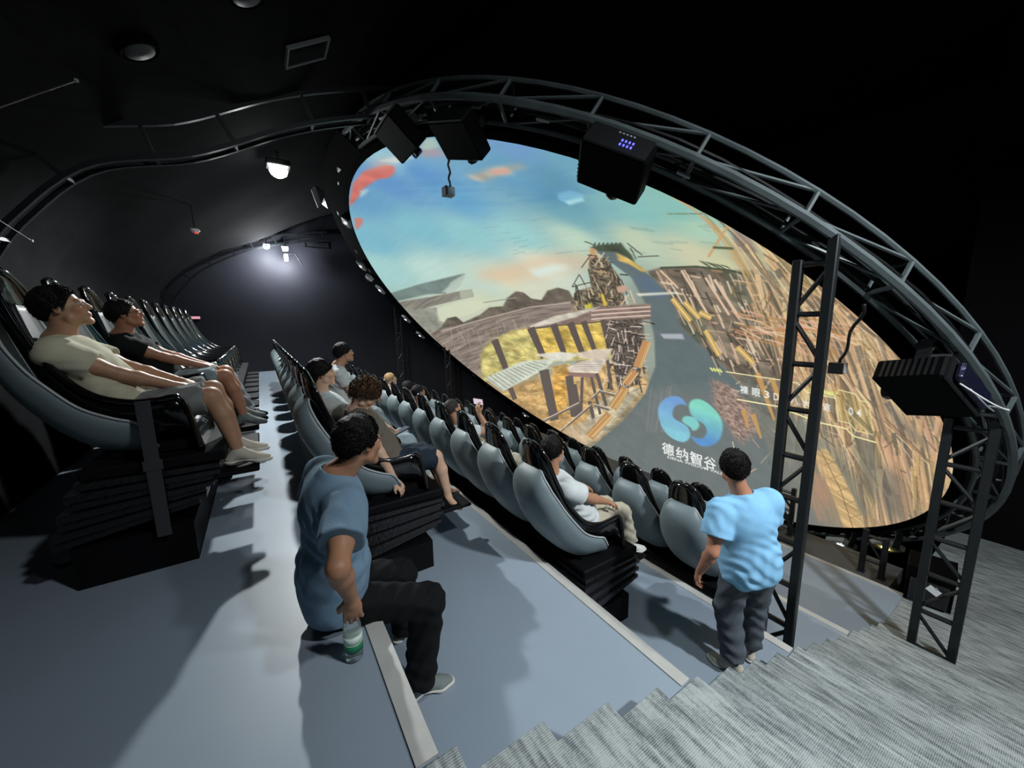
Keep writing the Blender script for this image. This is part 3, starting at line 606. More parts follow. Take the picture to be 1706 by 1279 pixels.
for k in range(NS):
    a0 = 2*PI*k/NS; a1 = 2*PI*(k+1)/NS; am = (a0+a1)/2
    P = lambda i, a: ring_pt(a, CH[i][0], CH[i][1])
    strut('brace', ring, P(0, a0), P(1, a0), 0.020)
    strut('brace', ring, P(0, a0), P(1, a1), 0.014)
    strut('brace', ring, P(0, a0), P(2, a0), 0.020)
    strut('brace', ring, P(2, a0), P(0, a1), 0.014)
    strut('brace', ring, P(2, a0), P(3, a0), 0.014)
    if k % 2: strut('brace', ring, P(1, a0), P(3, a0), 0.014)
# cable looms and clamps lying in the front face of the ring
loom = MB(); r2 = random.Random(3)
for q in range(5):
    loom.tube([ring_pt(2*PI*k/110, 6.54+0.045*q+0.02*math.sin(k*0.9+q*2), -0.06-0.03*math.sin(k*0.37+q))-RC for k in range(110)], 0.013, 5, closed=True, up=tuple(RN))
loom.build('cable_loom', M_dark, ring, kind='stuff')
cl = MB()
for k in range(60):
    a = r2.uniform(0, 2*PI); R_ = r2.uniform(6.50, 6.66); p = ring_pt(a, R_, 0.02)-RC; s_ = r2.uniform(0.02, 0.05)
    tdir = -math.sin(a)*RU+math.cos(a)*RV
    cl.tube([p-tdir*s_*1.6, p+tdir*s_*1.6], s_*0.45, 4, up=tuple(RN))
cl.build('clamp_glints', M_grey, ring, kind='stuff')

# ------------------------------------------------------------------ towers carrying the ring
def tower(label, pa, pb, ztop_a, ztop_b, rungs, m=M_steel, r=0.036, first=0, off=(0.0, 0.0)):
    org = Vector((pa[0], pa[1], pa[2])); t = thing('truss_tower', label, 'truss tower', org, 'ring support towers')
    for p, zt in ((pa, ztop_a), (pb, ztop_b)):
        MB().box(p[0]-r-org.x, p[0]+r-org.x, p[1]-r-org.y, p[1]+r-org.y, p[2]-org.z, zt-org.z, 0.008).build('post', m, t)
        MB().box(p[0]-0.07-org.x, p[0]+0.07-org.x, p[1]-0.05-org.y, p[1]+0.05-org.y, p[2]-org.z, p[2]+0.012-org.z).build('foot_plate', m, t)
    um = MB().tube([(0, 0, 0), (0, 0, 1)], 1, 6).mesh('rung'); um.materials.append(m)
    for i, z in enumerate(rungs):
        strut('rung', t, (pa[0], pa[1], z), (pb[0], pb[1], z), 0.026, um, org)
        if i+1 < len(rungs):
            z2 = rungs[i+1]
            A, B = ((pa[0], pa[1], z-0.03), (pb[0], pb[1], z2+0.03)) if (i+first) % 2 == 0 else ((pb[0], pb[1], z-0.03), (pa[0], pa[1], z2+0.03))
            strut('diagonal', t, A, B, 0.019, um, org)
    return t
tower('black ladder truss tower standing right of the man in the light blue T-shirt', (3.85, 1.455, TZ[3]), (3.85, 1.225, TZ[3]), 1.90, 2.06, [1.86, 1.45, 1.03, 0.63, 0.21, -0.18, -0.59, -1.01, -1.42, -1.74], first=1)
tower('black ladder truss tower standing on the carpet at the screen\'s near lower edge', (5.83, 0.72, TZ[4]), (5.83, 0.42, TZ[4]), 0.42, 0.42, [0.30, -0.10, -0.52, -0.93, -1.35, -1.80, -2.24], first=1)
tower('slim far truss tower standing before the dark end wall, left of the screen', (3.95, 13.3, TZ[3]), (4.12, 13.3, TZ[3]), 2.25, 2.2, [2.1-0.33*i for i in range(12)], r=0.026)
tower('faint far truss tower in shadow under the screen\'s lower left edge', (5.68, 13.2, TZ[4]), (5.86, 13.2, TZ[4]), 0.55, 0.45, [0.4-0.36*i for i in range(8)], M_dark, r=0.026)
tower('short dark truss leg behind the nearest tower, under the screen', (7.75, 1.62, -2.62), (7.75, 1.38, -2.62), -1.9, -1.95, [-2.0, -2.4], M_dark)
tower('short dark truss leg on the dark ledge beyond the lowest tier edge', (8.0, 2.95, -2.62), (8.0, 2.72, -2.62), -1.7, -1.7, [-1.8, -2.15, -2.5], M_dark)
# ------------------------------------------------------------------ fixtures on the ring
def frame_at(u, v, off):
    """matrix with local x = tangent, y = outward radial, z = toward the audience"""
    a = math.atan2(v, u); Rr = math.cos(a)*RU+math.sin(a)*RV; T = np.cross(Rr, RN); p = RC+u*RU+v*RV+RN*off
    return Matrix(((T[0], Rr[0], RN[0], p[0]), (T[1], Rr[1], RN[1], p[1]), (T[2], Rr[2], RN[2], p[2]), (0, 0, 0, 1)))
M_lens = mat('projector_lens', (0.01, 0.01, 0.02), 0.08, coat=1)
M_led = mat('blue_indicator', (0.02, 0.02, 0.2), 0.4, emis=(0.12, 0.12, 1.0), estr=2.2)
M_box = mat('projector_case', (0.0022, 0.0022, 0.0025), 0.6, spec=0.06)
def projector(label, u, v, off, leds=False, tilt=0.0, wires=False, s=1.0):
    t = thing('projector', label, 'projector', group='projectors hung from the ring truss')
    t.matrix_world = frame_at(u, v, off) @ Matrix.Rotation(tilt, 4, 'Z') @ Matrix.Scale(s, 4)
    MB().box(-0.33, 0.33, -0.26, 0.24, -0.12, 0.11, 0.02).build('case', M_box, t)
    MB().box(-0.30, 0.30, 0.24, 0.262, -0.12, 0.11).build('connector_panel', M_dark, t)
    m = MB()
    for k in range(9): m.box(-0.332-0.004, -0.33, -0.20+0.045*k, -0.18+0.045*k, -0.10, 0.09)
    m.build('vent_grille', M_dark, t, kind='stuff')
    l = MB().lathe([(0.075, 0), (0.08, 0.05), (0.07, 0.075), (0.05, 0.07), (0.001, 0.06)], 20).build('lens', M_lens, t); l.location = (0.05, -0.26, 0.0); l.rotation_euler = (PI/2, 0, 0)
    for sx in (-1, 1): MB().box(sx*0.2-0.015, sx*0.2+0.015, -0.05, 0.05, -0.42, -0.14).build('hanger', M_dark, t)
    if leds:
        p = bpy.data.objects.new('indicator_panel', None); 
        for i in range(4):
            for j in range(2): MB().box(0.02+0.035*i, 0.035+0.035*i, 0.262, 0.27, -0.02+0.05*j, 0.0+0.05*j).build('indicator', M_led, t)
        for i in range(5): MB().box(-0.04+0.035*i, -0.022+0.035*i, 0.262, 0.27, -0.09, -0.075).build('socket', M_grey, t)
    if wires:
        MB().tube(smooth_curve([(-0.2, 0.3, 0.1), (0.0, 0.42, 0.16), (0.2, 0.44, 0.1), (0.36, 0.36, -0.02), (0.42, 0.1, -0.12)], 22), 0.007, 5).build('cable', M_white, t, True)
        MB().tube(smooth_curve([(-0.1, 0.3, 0.05), (0.1, 0.36, 0.12), (0.3, 0.33, 0.05), (0.4, 0.2, -0.1)], 18), 0.006, 5).build('cable', M_grey, t, True)
        MB().box(-0.25, 0.25, 0.262, 0.32, -0.10, 0.08, 0.02).build('foil_cover', mat('dark_foil', (0.02, 0.022, 0.05), 0.2, metal=0.6, bump=1.0, bscale=14), t)
    return t
projector('black projector box hanging at the screen\'s upper left tip, leftmost of four', -2.28, 6.10, 0.28, tilt=0.35, s=0.84)
projector('black projector box hung right beside the leftmost one over the screen top', -3.18, 5.68, 0.28, tilt=0.1, s=0.82)
projector('black projector box with blue indicator lights over the screen\'s upper edge', -4.62, 4.74, 0.28, leds=True, s=0.88)
projector('black projector box with looping white cable near the top of the nearest tower', -6.28, 1.88, 0.36, wires=True, s=0.92)
for lab, (u0, v0, o0), (u1, v1, o1) in (('small grey sensor box dangling on a black cord over the blue sky picture', (-2.75, 5.62, 0.22), (-2.17, 5.31, 0.20)), ('small pale sensor box dangling on a black cord above the glowing panel numbers', (-5.95, 2.80, 0.2), (-5.64, 1.92, 0.2))):
    a = Vector(ring_pt(0, 0, 0)+u0*RU+v0*RV+RN*o0); b_ = Vector(ring_pt(0, 0, 0)+u1*RU+v1*RV+RN*o1)
    t = thing('sensor_box', lab, 'sensor', b_, 'dangling sensor boxes')
    d = a-b_; pts = [d*k/10+Vector((0.02*math.sin(k*1.5), 0.02*math.cos(k*1.1), 0.0))*(1 if 0 < k < 10 else 0) for k in range(11)]
    MB().tube(pts, 0.014, 6).build('cord', M_dark, t, True)
    MB().box(-0.055, 0.055, -0.06, 0.06, -0.09, 0.02, 0.008).build('case', M_grey, t)
    MB().box(-0.08, -0.055, -0.06, 0.06, -0.09, 0.02).build('side_plate', M_dark, t)
def ring_lamp(label, u, v, col, on=6.0, s=1.0, off=0.1, power=0):
    t = thing('floodlight', label, 'lamp', group='floodlights along the screen rim'); t.matrix_world = frame_at(u, v, off) @ Matrix.Scale(s, 4)
    MB().box(-0.17, 0.17, -0.10, 0.10, -0.02, 0.05, 0.012).build('housing', M_grey if on > 5 else M_steel, t)
    MB().box(-0.20, -0.185, -0.03, 0.03, -0.15, 0.06).build('bracket', M_steel, t)
    MB().lathe([(0.034, 0.05), (0.034, 0.058), (0.001, 0.062)], 16).build('lens', mat('flood_lens', col, 0.3, emis=col, estr=on), t)
ring_lamp('small grey floodlight highest on the screen\'s far left rim', 2.35, 5.95, (1, 1, 0.95), 5, off=0.05)
ring_lamp('small grey floodlight second down on the screen\'s far left rim', 4.30, 5.02, (1, 1, 0.95), 9)
ring_lamp('small grey floodlight third down the far left rim beside a white box', 5.05, 4.15, (1, 1, 0.95), 9)
ring_lamp('small grey floodlight fourth down, just above the slim far tower', 5.95, 2.80, (1, 1, 0.95), 7)
ring_lamp('small floodlight with yellowish glow right of the slim far tower', 6.55, 1.90, (1, 0.85, 0.5), 9)
ring_lamp('small greenish floodlight glowing beyond the far seats under the screen edge', 5.75, -3.45, (0.9, 1, 0.6), 9)
ring_lamp('small white floodlight glowing behind the seated khaki-trousered man\'s row', 4.75, -4.45, (0.9, 1, 1), 9)
ring_lamp('white floodlight under the screen bottom, left of the yellow one', -4.65, -4.46, (0.85, 1, 0.95), 40, 1.5, off=0.25)
ring_lamp('yellow floodlight under the screen bottom, right of the white one', -5.44, -3.51, (1, 0.8, 0.2), 40, 1.5, off=0.25)
t = thing('junction_box', 'small white box beside the third floodlight on the far left rim', 'box'); t.matrix_world = frame_at(4.75, 4.62, 0.12)
MB().box(-0.09, 0.09, -0.09, 0.09, -0.06, 0.06, 0.015).build('case', M_white, t); MB().box(-0.02, 0.02, -0.02, 0.02, 0.06, 0.07).build('knob', M_dark, t)
t = thing('cable_tray', 'grey angled metal tray at the upper far left rim of the screen', 'tray'); t.matrix_world = frame_at(2.45, 6.55, 0.0)
MB().box(-0.35, 0.35, -0.05, 0.12, -0.02, 0.0).build('base', M_steel, t); MB().box(-0.35, 0.35, 0.11, 0.12, 0, 0.12).build('flange', M_grey, t)
# loudspeaker and tag under the near tower
t = thing('loudspeaker', 'black loudspeaker cabinet tilted up behind the tower at the screen\'s near bottom', 'speaker', (7.35, 0.84, TZ[4]+0.02))
t.rotation_euler = (0, -0.35, 0.15)
MB().prism([(-0.2, 0.0), (0.22, 0.0), (0.25, 0.55), (-0.12, 0.62)], 'y', -0.22, 0.22).build('cabinet', M_box, t)
MB().box(-0.235, -0.19, -0.18, 0.18, 0.1, 0.5, 0.01).build('grille', M_dark, t)
t = thing('tower_tag', 'small white paper tag taped on the nearest carpet-standing tower', 'tag', (5.79, 0.62, -1.50)); t.rotation_euler = (0.5, 0, 0)
MB().box(-0.006, 0.0, -0.05, 0.05, -0.035, 0.035).build('paper', M_white, t); MB().box(-0.007, -0.004, -0.012, 0.012, 0.03, 0.05).build('tape', M_grey, t)

# ------------------------------------------------------------------ ceiling fixtures
M_hot = mat('lamp_face', (1, 1, 1), 0.4, emis=(0.97, 1.0, 0.97), estr=60)
M_hot2 = mat('small_lamp_face', (1, 1, 1), 0.4, emis=(0.95, 0.98, 1.0), estr=14)
t = thing('ceiling_floodlight', 'bright white lit floodlight glaring on the ceiling left of the screen', 'lamp', (0.48, 7.0, 3.72))
MB().box(-0.16, 0.16, -0.14, 0.14, 0.02, 0.10, 0.015).build('housing', M_dark, t)
MB().box(-0.02, 0.02, -0.02, 0.02, 0.10, 0.25).build('bracket', M_dark, t)
MB().lathe([(0.11, 0.02), (0.12, -0.03), (0.10, -0.08), (0.05, -0.115), (0.001, -0.12)], 24).build('lens', M_hot, t, True)
for lab, p, sz in (('small lit white lamp on the far arch, left of the other far lamp', (0.43, 13.8, 3.68), 1.0), ('small lit white lamp pair hanging under the far arch beside the wall glow', (0.91, 13.85, 3.66), 1.0)):
    t = thing('ceiling_floodlight', lab, 'lamp', p)
    MB().box(-0.09, 0.09, -0.06, 0.06, 0.05, 0.13, 0.01).build('housing', M_grey, t)
    MB().box(-0.012, 0.012, -0.012, 0.012, 0.13, 0.42).build('bracket', M_dark, t)
    MB().lathe([(0.07, 0.05), (0.07, 0.0), (0.001, -0.02)], 16).build('lens', M_hot2, t, True)
    if sz and p[0] > 0.6: 
        MB().box(-0.05, 0.05, -0.05, 0.05, -0.30, -0.10, 0.015).build('lower_lens', M_hot2, t); MB().tube([(0.05, 0, -0.1), (0.25, 0, -0.05), (0.42, 0, -0.38)], 0.02, 6).build('arm', M_dark, t)
M_lampoff = mat('unlit_glass', lin(60, 64, 66), 0.5, spec=0.3)
for lab, (x, y) in (('unlit round ceiling lamp near the top left corner', (-0.56, 4.3)), ('unlit round ceiling lamp directly left of the square air vent', (0.16, 3.75)), ('unlit round ceiling lamp right of the square air vent', (1.1, 3.6))):
    z = vz(x); nx = -(vz(x+0.1)-vz(x-0.1))/0.2; ang = math.atan2(-nx, 1)
    t = thing('round_ceiling_lamp', lab, 'lamp', (x, y, z-0.03), 'unlit round ceiling lamps', (0, -ang, 0))
    MB().lathe([(0.13, 0.04), (0.15, 0.0), (0.135, -0.03), (0.115, -0.03), (0.115, 0.0)], 28).build('bezel', M_rim, t, True)
    MB().lathe([(0.115, 0.0), (0.10, -0.03), (0.06, -0.045), (0.001, -0.05)], 28).build('diffuser', M_lampoff, t, True)
x = 0.66; z = vz(x); ang = math.atan2(vz(x+0.1)-vz(x-0.1), 0.2)
t = thing('air_vent', 'square grilled air vent with grey frame in the dark ceiling', 'vent', (x, 4.62, z-0.03), rot=(0, -ang, 0))
for q in ((-0.22, 0.22, -0.17, -0.15), (-0.22, 0.22, 0.15, 0.17), (-0.22, -0.20, -0.15, 0.15), (0.20, 0.22, -0.15, 0.15)): MB().box(*q, -0.03, 0.0).build('frame', mat('vent_frame', lin(92, 96, 98), 0.5), t)
sl = MB().box(-0.19, 0.19, -0.008, 0.008, -0.02, 0.0).mesh('slat'); sl.materials.append(M_steel)
for k in range(13):
    o = obj('slat', sl, None, t); o.location = (0, -0.138+0.023*k, 0); o.rotation_euler = (0.5, 0, 0)
MB().box(-0.2, 0.2, -0.16, 0.16, 0.0, 0.012).build('backing', M_box, t)
t = thing('smoke_detector', 'tiny white detector with a red light on the ceiling left of the lamps', 'detector', (-0.76, 8.8, 3.06))
MB().lathe([(0.07, 0.03), (0.08, 0.0), (0.05, -0.03), (0.001, -0.035)], 18).build('body', M_white, t, True)
MB().box(0.0, 0.05, -0.06, 0.0, -0.05, -0.03).build('indicator', mat('red_indicator', (0.6, 0.05, 0.05), 0.4, emis=(0.9, 0.08, 0.05), estr=0.7), t)
MB().tube([(0, 0, 0.02), (0, 0, 0.62)], 0.008, 6).build('stem', M_dark, t)
t = thing('exit_light', 'tiny pinkish emergency light low on the far dark wall behind the back row', 'light', (-1.5, YF-0.06, 1.68))
MB().box(-0.14, 0.14, 0, 0.05, -0.05, 0.05, 0.008).build('case', M_dark, t); MB().box(-0.12, 0.12, -0.006, 0.0, -0.035, 0.035).build('face', mat('pink_face', (0.5, 0.2, 0.25), 0.5, emis=(0.8, 0.35, 0.4), estr=0.8), t)
t = thing('wall_hatch', 'thin outlined rectangular hatch high on the far dark wall', 'hatch', (1.84, YF-0.03, 3.98))
for q in ((-0.36, 0.36, 0.08, 0.1), (-0.36, 0.36, -0.1, -0.08), (-0.36, -0.33, -0.08, 0.08), (0.33, 0.36, -0.08, 0.08)): MB().box(q[0], q[1], 0, 0.03, q[2], q[3]).build('frame', M_steel, t)
for i, (lab, a, b_) in enumerate((('long thin rod on the dark vault near the top left', (-1.28, 3.9, 2.72), (-0.98, 4.55, 3.30)), ('short thin rod on the dark vault at the left frame edge', (-1.66, 4.9, 2.30), (-1.70, 5.6, 2.24)))):
    t = thing('ceiling_rod', lab, 'rod', a); d = Vector(b_)-Vector(a)
    MB().tube([(0, 0, 0), d], 0.004, 6).build('rod', mat('rod_metal', lin(80, 74, 64), 0.5), t); MB().box(d.x-0.01, d.x+0.01, d.y-0.01, d.y+0.01, d.z-0.01, d.z+0.01).build('end_clip', M_grey, t)

# ------------------------------------------------------------------ seats
def shell_mesh(name, inner, edge, width, hp, yp, thick, ntc=17, ns=40, wrap=1.0):
    """a curved tub: centre line, side line and half width along it; closed with a thickness"""
    S = smooth_curve(inner, ns); E = smooth_curve(edge, ns); Wd = np.interp(np.linspace(0, 1, ns), *zip(*width))
    tt = np.linspace(-1, 1, ntc)*wrap; P = np.zeros((ns, ntc, 3))
    for j, t in enumerate(tt):
        h = abs(t)**hp; y = Wd*np.sign(t)*(1-(1-abs(t))**yp)
        P[:, j, 0] = S[:, 0]*(1-h)+E[:, 0]*h; P[:, j, 2] = S[:, 1]*(1-h)+E[:, 1]*h; P[:, j, 1] = y
    du = np.gradient(P, axis=0); dv = np.gradient(P, axis=1); Nn = np.cross(du, dv); Nn /= np.linalg.norm(Nn, axis=2)[..., None]+1e-9
    Q = P+Nn*thick
    V = np.r_[P.reshape(-1, 3), Q.reshape(-1, 3)]; n = ns*ntc; F = []
    for i in range(ns-1):
        for j in range(ntc-1):
            a = i*ntc+j; F.append((a, a+1, a+ntc+1, a+ntc)); F.append((a+n, a+ntc+n, a+ntc+1+n, a+1+n))
    bd = [j for j in range(ntc)]+[i*ntc+ntc-1 for i in range(1, ns)]+[(ns-1)*ntc+j for j in range(ntc-2, -1, -1)]+[i*ntc for i in range(ns-2, 0, -1)]
    for k in range(len(bd)):
        a, b_ = bd[k], bd[(k+1) % len(bd)]; F.append((a, a+n, b_+n, b_))
    mb = MB().add(V, F); return mb.mesh(name, True), P
B_S = [(-0.88, 1.70), (-0.86, 1.50), (-0.79, 1.24), (-0.70, 1.00), (-0.60, 0.83), (-0.44, 0.74), (-0.25, 0.74), (-0.12, 0.74), (-0.07, 0.62)]
B_E = [(-0.86, 1.72), (-0.81, 1.58), (-0.75, 1.40), (-0.65, 1.20), (-0.52, 1.05), (-0.36, 0.985), (-0.22, 0.985), (-0.12, 0.97), (-0.06, 0.66)]
B_W = [(0, 0.02), (0.02, 0.085), (0.05, 0.125), (0.1, 0.165), (0.25, 0.205), (0.4, 0.245), (0.55, 0.27), (0.75, 0.275), (1, 0.275)]
me_b, Pb = shell_mesh('bucket', B_S, B_E, B_W, 3.2, 1.5, 0.022)
B_S2 = [(x+0.035, z+0.02) for x, z in B_S[1:-1]]; B_E2 = [(x+0.005, z-0.02) for x, z in B_E[1:-1]]
me_c, _ = shell_mesh('cushion', B_S2, B_E2, [(0, 0.10), (0.2, 0.16), (0.5, 0.22), (1, 0.25)], 3.4, 1.4, 0.03, 13, 26, 0.84)
G_S = [(-0.85, 1.53), (-0.93, 1.45), (-0.95, 1.33), (-0.90, 1.16), (-0.81, 0.98), (-0.68, 0.81), (-0.52, 0.69), (-0.38, 0.66), (-0.27, 0.67)]
G_E = [(-0.845, 1.535), (-0.855, 1.47), (-0.82, 1.36), (-0.74, 1.21), (-0.65, 1.09), (-0.55, 0.98), (-0.43, 0.91), (-0.34, 0.87), (-0.285, 0.78)]
G_W = [(0, 0.02), (0.015, 0.09), (0.04, 0.14), (0.12, 0.20), (0.25, 0.26), (0.4, 0.295), (0.6, 0.31), (0.85, 0.31), (1, 0.30)]
me_g, Pg = shell_mesh('back_shell', G_S, G_E, G_W, 2.6, 1.7, 0.016)
ed = [tuple(Pg[i, 0]) for i in range(len(Pg)-1, -1, -1)]+[tuple(Pg[i, -1]) for i in range(len(Pg))]
me_t = MB().tube(ed, 0.008, 5).mesh('edge_piping', True)
me_e = MB().tube([tuple(Pb[i, 0]) for i in range(len(Pb)-1, -1, -1)]+[tuple(Pb[0, j]) for j in range(1, Pb.shape[1]-1)]+[tuple(Pb[i, -1]) for i in range(len(Pb))], 0.018, 6).mesh('rolled_edge', True)
fm = MB(); fm.prism([(-0.08, 0.62), (0.04, 0.62), (0.13, 0.52), (0.19, 0.40), (0.15, 0.37), (0.08, 0.44), (0.02, 0.53), (-0.08, 0.55)], 'y', -0.02, 0.02)
me_fs = fm.mesh('footrest_strut')
me_fp = MB().box(0.05, 0.38, -0.20, 0.20, 0.365, 0.395, 0.008).mesh('footrest')
me_ped = MB().prism([(-0.46, 0.66), (-0.10, 0.66), (-0.08, 0.72), (-0.50, 0.69)], 'y', -0.2, 0.2).mesh('seat_mount')
def squeeze(me, k):
    m2 = me.copy(); co = np.zeros(len(m2.vertices)*3, np.float32); m2.vertices.foreach_get('co', co); co = co.reshape(-1, 3); co[:, 0] = np.where(co[:, 0] < 0, co[:, 0]*k, co[:, 0]); m2.vertices.foreach_set('co', co.ravel()); m2.update(); return m2
for m_, q in ((me_b, M_black), (me_c, M_cush), (me_g, M_shell), (me_t, M_piping), (me_e, M_black), (me_fs, M_matte), (me_fp, M_matte), (me_ped, M_matte)): m_.materials.append(q)
UP = {m_.name: squeeze(m_, 0.95) for m_ in (me_b, me_c, me_g, me_t, me_e, me_ped)}
ORD = ['nearest', 'second nearest', 'third nearest', 'fourth nearest', 'fifth nearest', 'sixth nearest', 'seventh nearest', 'eighth nearest', 'ninth nearest', 'tenth nearest', 'eleventh nearest', 'twelfth nearest', 'thirteenth nearest', 'fourteenth nearest', 'fifteenth nearest']
ROWN = ['highest back row', 'second row from the top', 'third row from the top', 'fourth row from the top', 'lowest front row']
ROWY = [3.22, 3.17, 2.33, 1.95, 2.62]
ROWC = [11, 12, 13, 13, 12]
OCC = {}
PITCHY = 0.62
def row_xf(i):
    """dx, dz and forward tilt of a row (the motion platforms are not level)"""
    return [(0.14, 0.02, 0.0), (0.06, 0, 0.0), (0.03, 0, 0), (0.02, 0.02, 0.0), (0.0, 0.0, 0.0)][i]
def row_mat(i, y):
    dx, dz, tl = row_xf(i)
    return Matrix.Translation((BF[i]+dx, y, TZ[i]+dz)) @ Matrix.Translation((0, 0, 0.6)) @ Matrix.Rotation(tl, 4, 'Y') @ Matrix.Translation((0, 0, -0.6))
def chair(i, k, occ):
    y = ROWY[i]+PITCHY*k
    where = f'{ORD[k]} in the {ROWN[i]}'
    lab = f'{"occupied" if occ else "empty"} glossy black bucket seat, {where}'
    t = thing('bucket_seat', lab, 'seat', group='bucket seats in rows'); t.matrix_world = row_mat(i, y)
    for nm, m_ in (('bucket', me_b), ('cushion', me_c), ('back_shell', me_g), ('edge_piping', me_t), ('rolled_edge', me_e), ('seat_mount', me_ped), ('footrest_strut', me_fs), ('footrest_strut', me_fs), ('footrest', me_fp)):
        o = obj(nm, UP.get(m_.name, m_) if i == 0 else m_, None, t)
        sh_ = -0.16 if i == 0 else 0.0
        if nm == 'footrest': o.location = (sh_, 0, 0.06 if i == 0 else 0)
        if nm == 'footrest_strut': o.location = (sh_*0.8, 0.14 if o.name.endswith(('1', '3', '5', '7', '9')) else -0.14, 0)
    return t
OCCUPIED = {(0, 0), (0, 2), (0, 3), (1, 0), (1, 1), (1, 3), (2, 0), (2, 3), (2, 5), (2, 6), (2, 8)}
for i in range(5):
    for k in range(ROWC[i]): chair(i, k, (i, k) in OCCUPIED)
sb = MB().box(-0.30, -0.235, -0.385, -0.379, 0.20, 1.0, 0.002).box(-0.31, -0.225, -0.388, -0.376, 0.60, 0.66, 0.002)
sb.build('seat_belt', mat('belt_webbing', lin(52, 54, 58), 0.7), bpy.data.objects['bucket_seat'], kind='stuff')
# motion platforms under the rows
for i in range(5):
    y0 = ROWY[i]-0.33; y1 = ROWY[i]+PITCHY*(ROWC[i]-1)+0.33; dx, dz, tl = row_xf(i)
    t = thing('motion_platform', f'long black motion platform with bellows carrying the {ROWN[i]} of seats', 'platform', (BF[i], 0, TZ[i]), 'motion platforms')
    b_ = MB()
    b_.box(-0.52, 0.0, y0, y1, 0, 0.24); b_.build('base_box', M_matte, t)
    n = 7
    for q in range(n):
        zr0, zr1 = 0.25+0.052*q, 0.25+0.052*(q+1)-0.012; zf0, zf1 = 0.36+0.034*q, 0.36+0.034*(q+1)-0.008
        s_ = 0.035 if q % 2 else 0.015
        xa, xb = -0.56-s_+dx*q/n, 0.03+s_+dx*q/n
        mb = MB(); vs = []
        for yy in (y0-s_, y1+s_): vs += [(xa, yy, zr0), (xb, yy, zf0), (xb, yy, zf1), (xa, yy, zr1)]
        mb.add(vs, [(0, 1, 2, 3), (7, 6, 5, 4), (0, 4, 5, 1), (1, 5, 6, 2), (2, 6, 7, 3), (3, 7, 4, 0)]); mb.build('bellows_fold', M_bellow, t)
    MB().box(-0.58+dx, 0.06+dx, y0, y1, 0.60, 0.665, 0.01).build('deck', M_matte, t)
    m = MB()
    for yy in np.arange(y0+0.3, y1, 1.2):
        for xx in (-0.40, -0.12): m.tube([(xx, yy, 0.2), (xx+dx*0.5, yy, 0.62)], 0.045, 8)
    m.build('actuator', M_steel, t, kind='stuff')
# ------------------------------------------------------------------ small things
t = thing('snack_wrapper', 'small blue and white wrapper on the floor by the back row\'s base', 'wrapper', (-1.12, 3.32, 0.0)); t.rotation_euler = (0, 0, 0.6)
M_blue = mat('wrapper_blue', lin(70, 150, 180), 0.35)
MB().box(-0.06, 0.02, -0.045, 0.045, 0.0, 0.02, 0.006).build('foil', M_blue, t); MB().box(0.02, 0.045, -0.04, 0.04, 0.003, 0.014).build('flap', M_white, t)
M_pet = mat('bottle_plastic', (0.9, 0.97, 0.95), 0.08, trans=0.92, ior=1.3)
t = thing('water_bottle', 'clear water bottle with green label standing under the blue-shirted man\'s hand', 'bottle', (0.205, 1.585, 0.0))
t.scale = (1.12, 1.12, 1.05)
prof = [(0.001, 0.006), (0.024, 0.002), (0.031, 0.008), (0.033, 0.02), (0.031, 0.032), (0.033, 0.044), (0.033, 0.12), (0.031, 0.135), (0.033, 0.150), (0.028, 0.172), (0.016, 0.192), (0.013, 0.20), (0.013, 0.205)]
MB().lathe(prof, 28).build('body', M_pet, t, True)
MB().lathe([(0.0338, 0.048), (0.0338, 0.082)], 28).build('label', mat('label_green', lin(28, 122, 84), 0.4), t, True)
MB().lathe([(0.0338, 0.082), (0.0338, 0.118)], 28).build('label_upper', mat('label_white', lin(206, 224, 214), 0.4), t, True)
MB().lathe([(0.0343, 0.079), (0.0343, 0.085)], 28).build('label_line', mat('label_pale', lin(150, 205, 160), 0.4), t, True)
MB().lathe([(0.0155, 0.198), (0.0155, 0.212), (0.014, 0.214), (0.001, 0.214)], 20).build('cap', mat('bottle_cap', lin(220, 235, 230), 0.4), t, True)
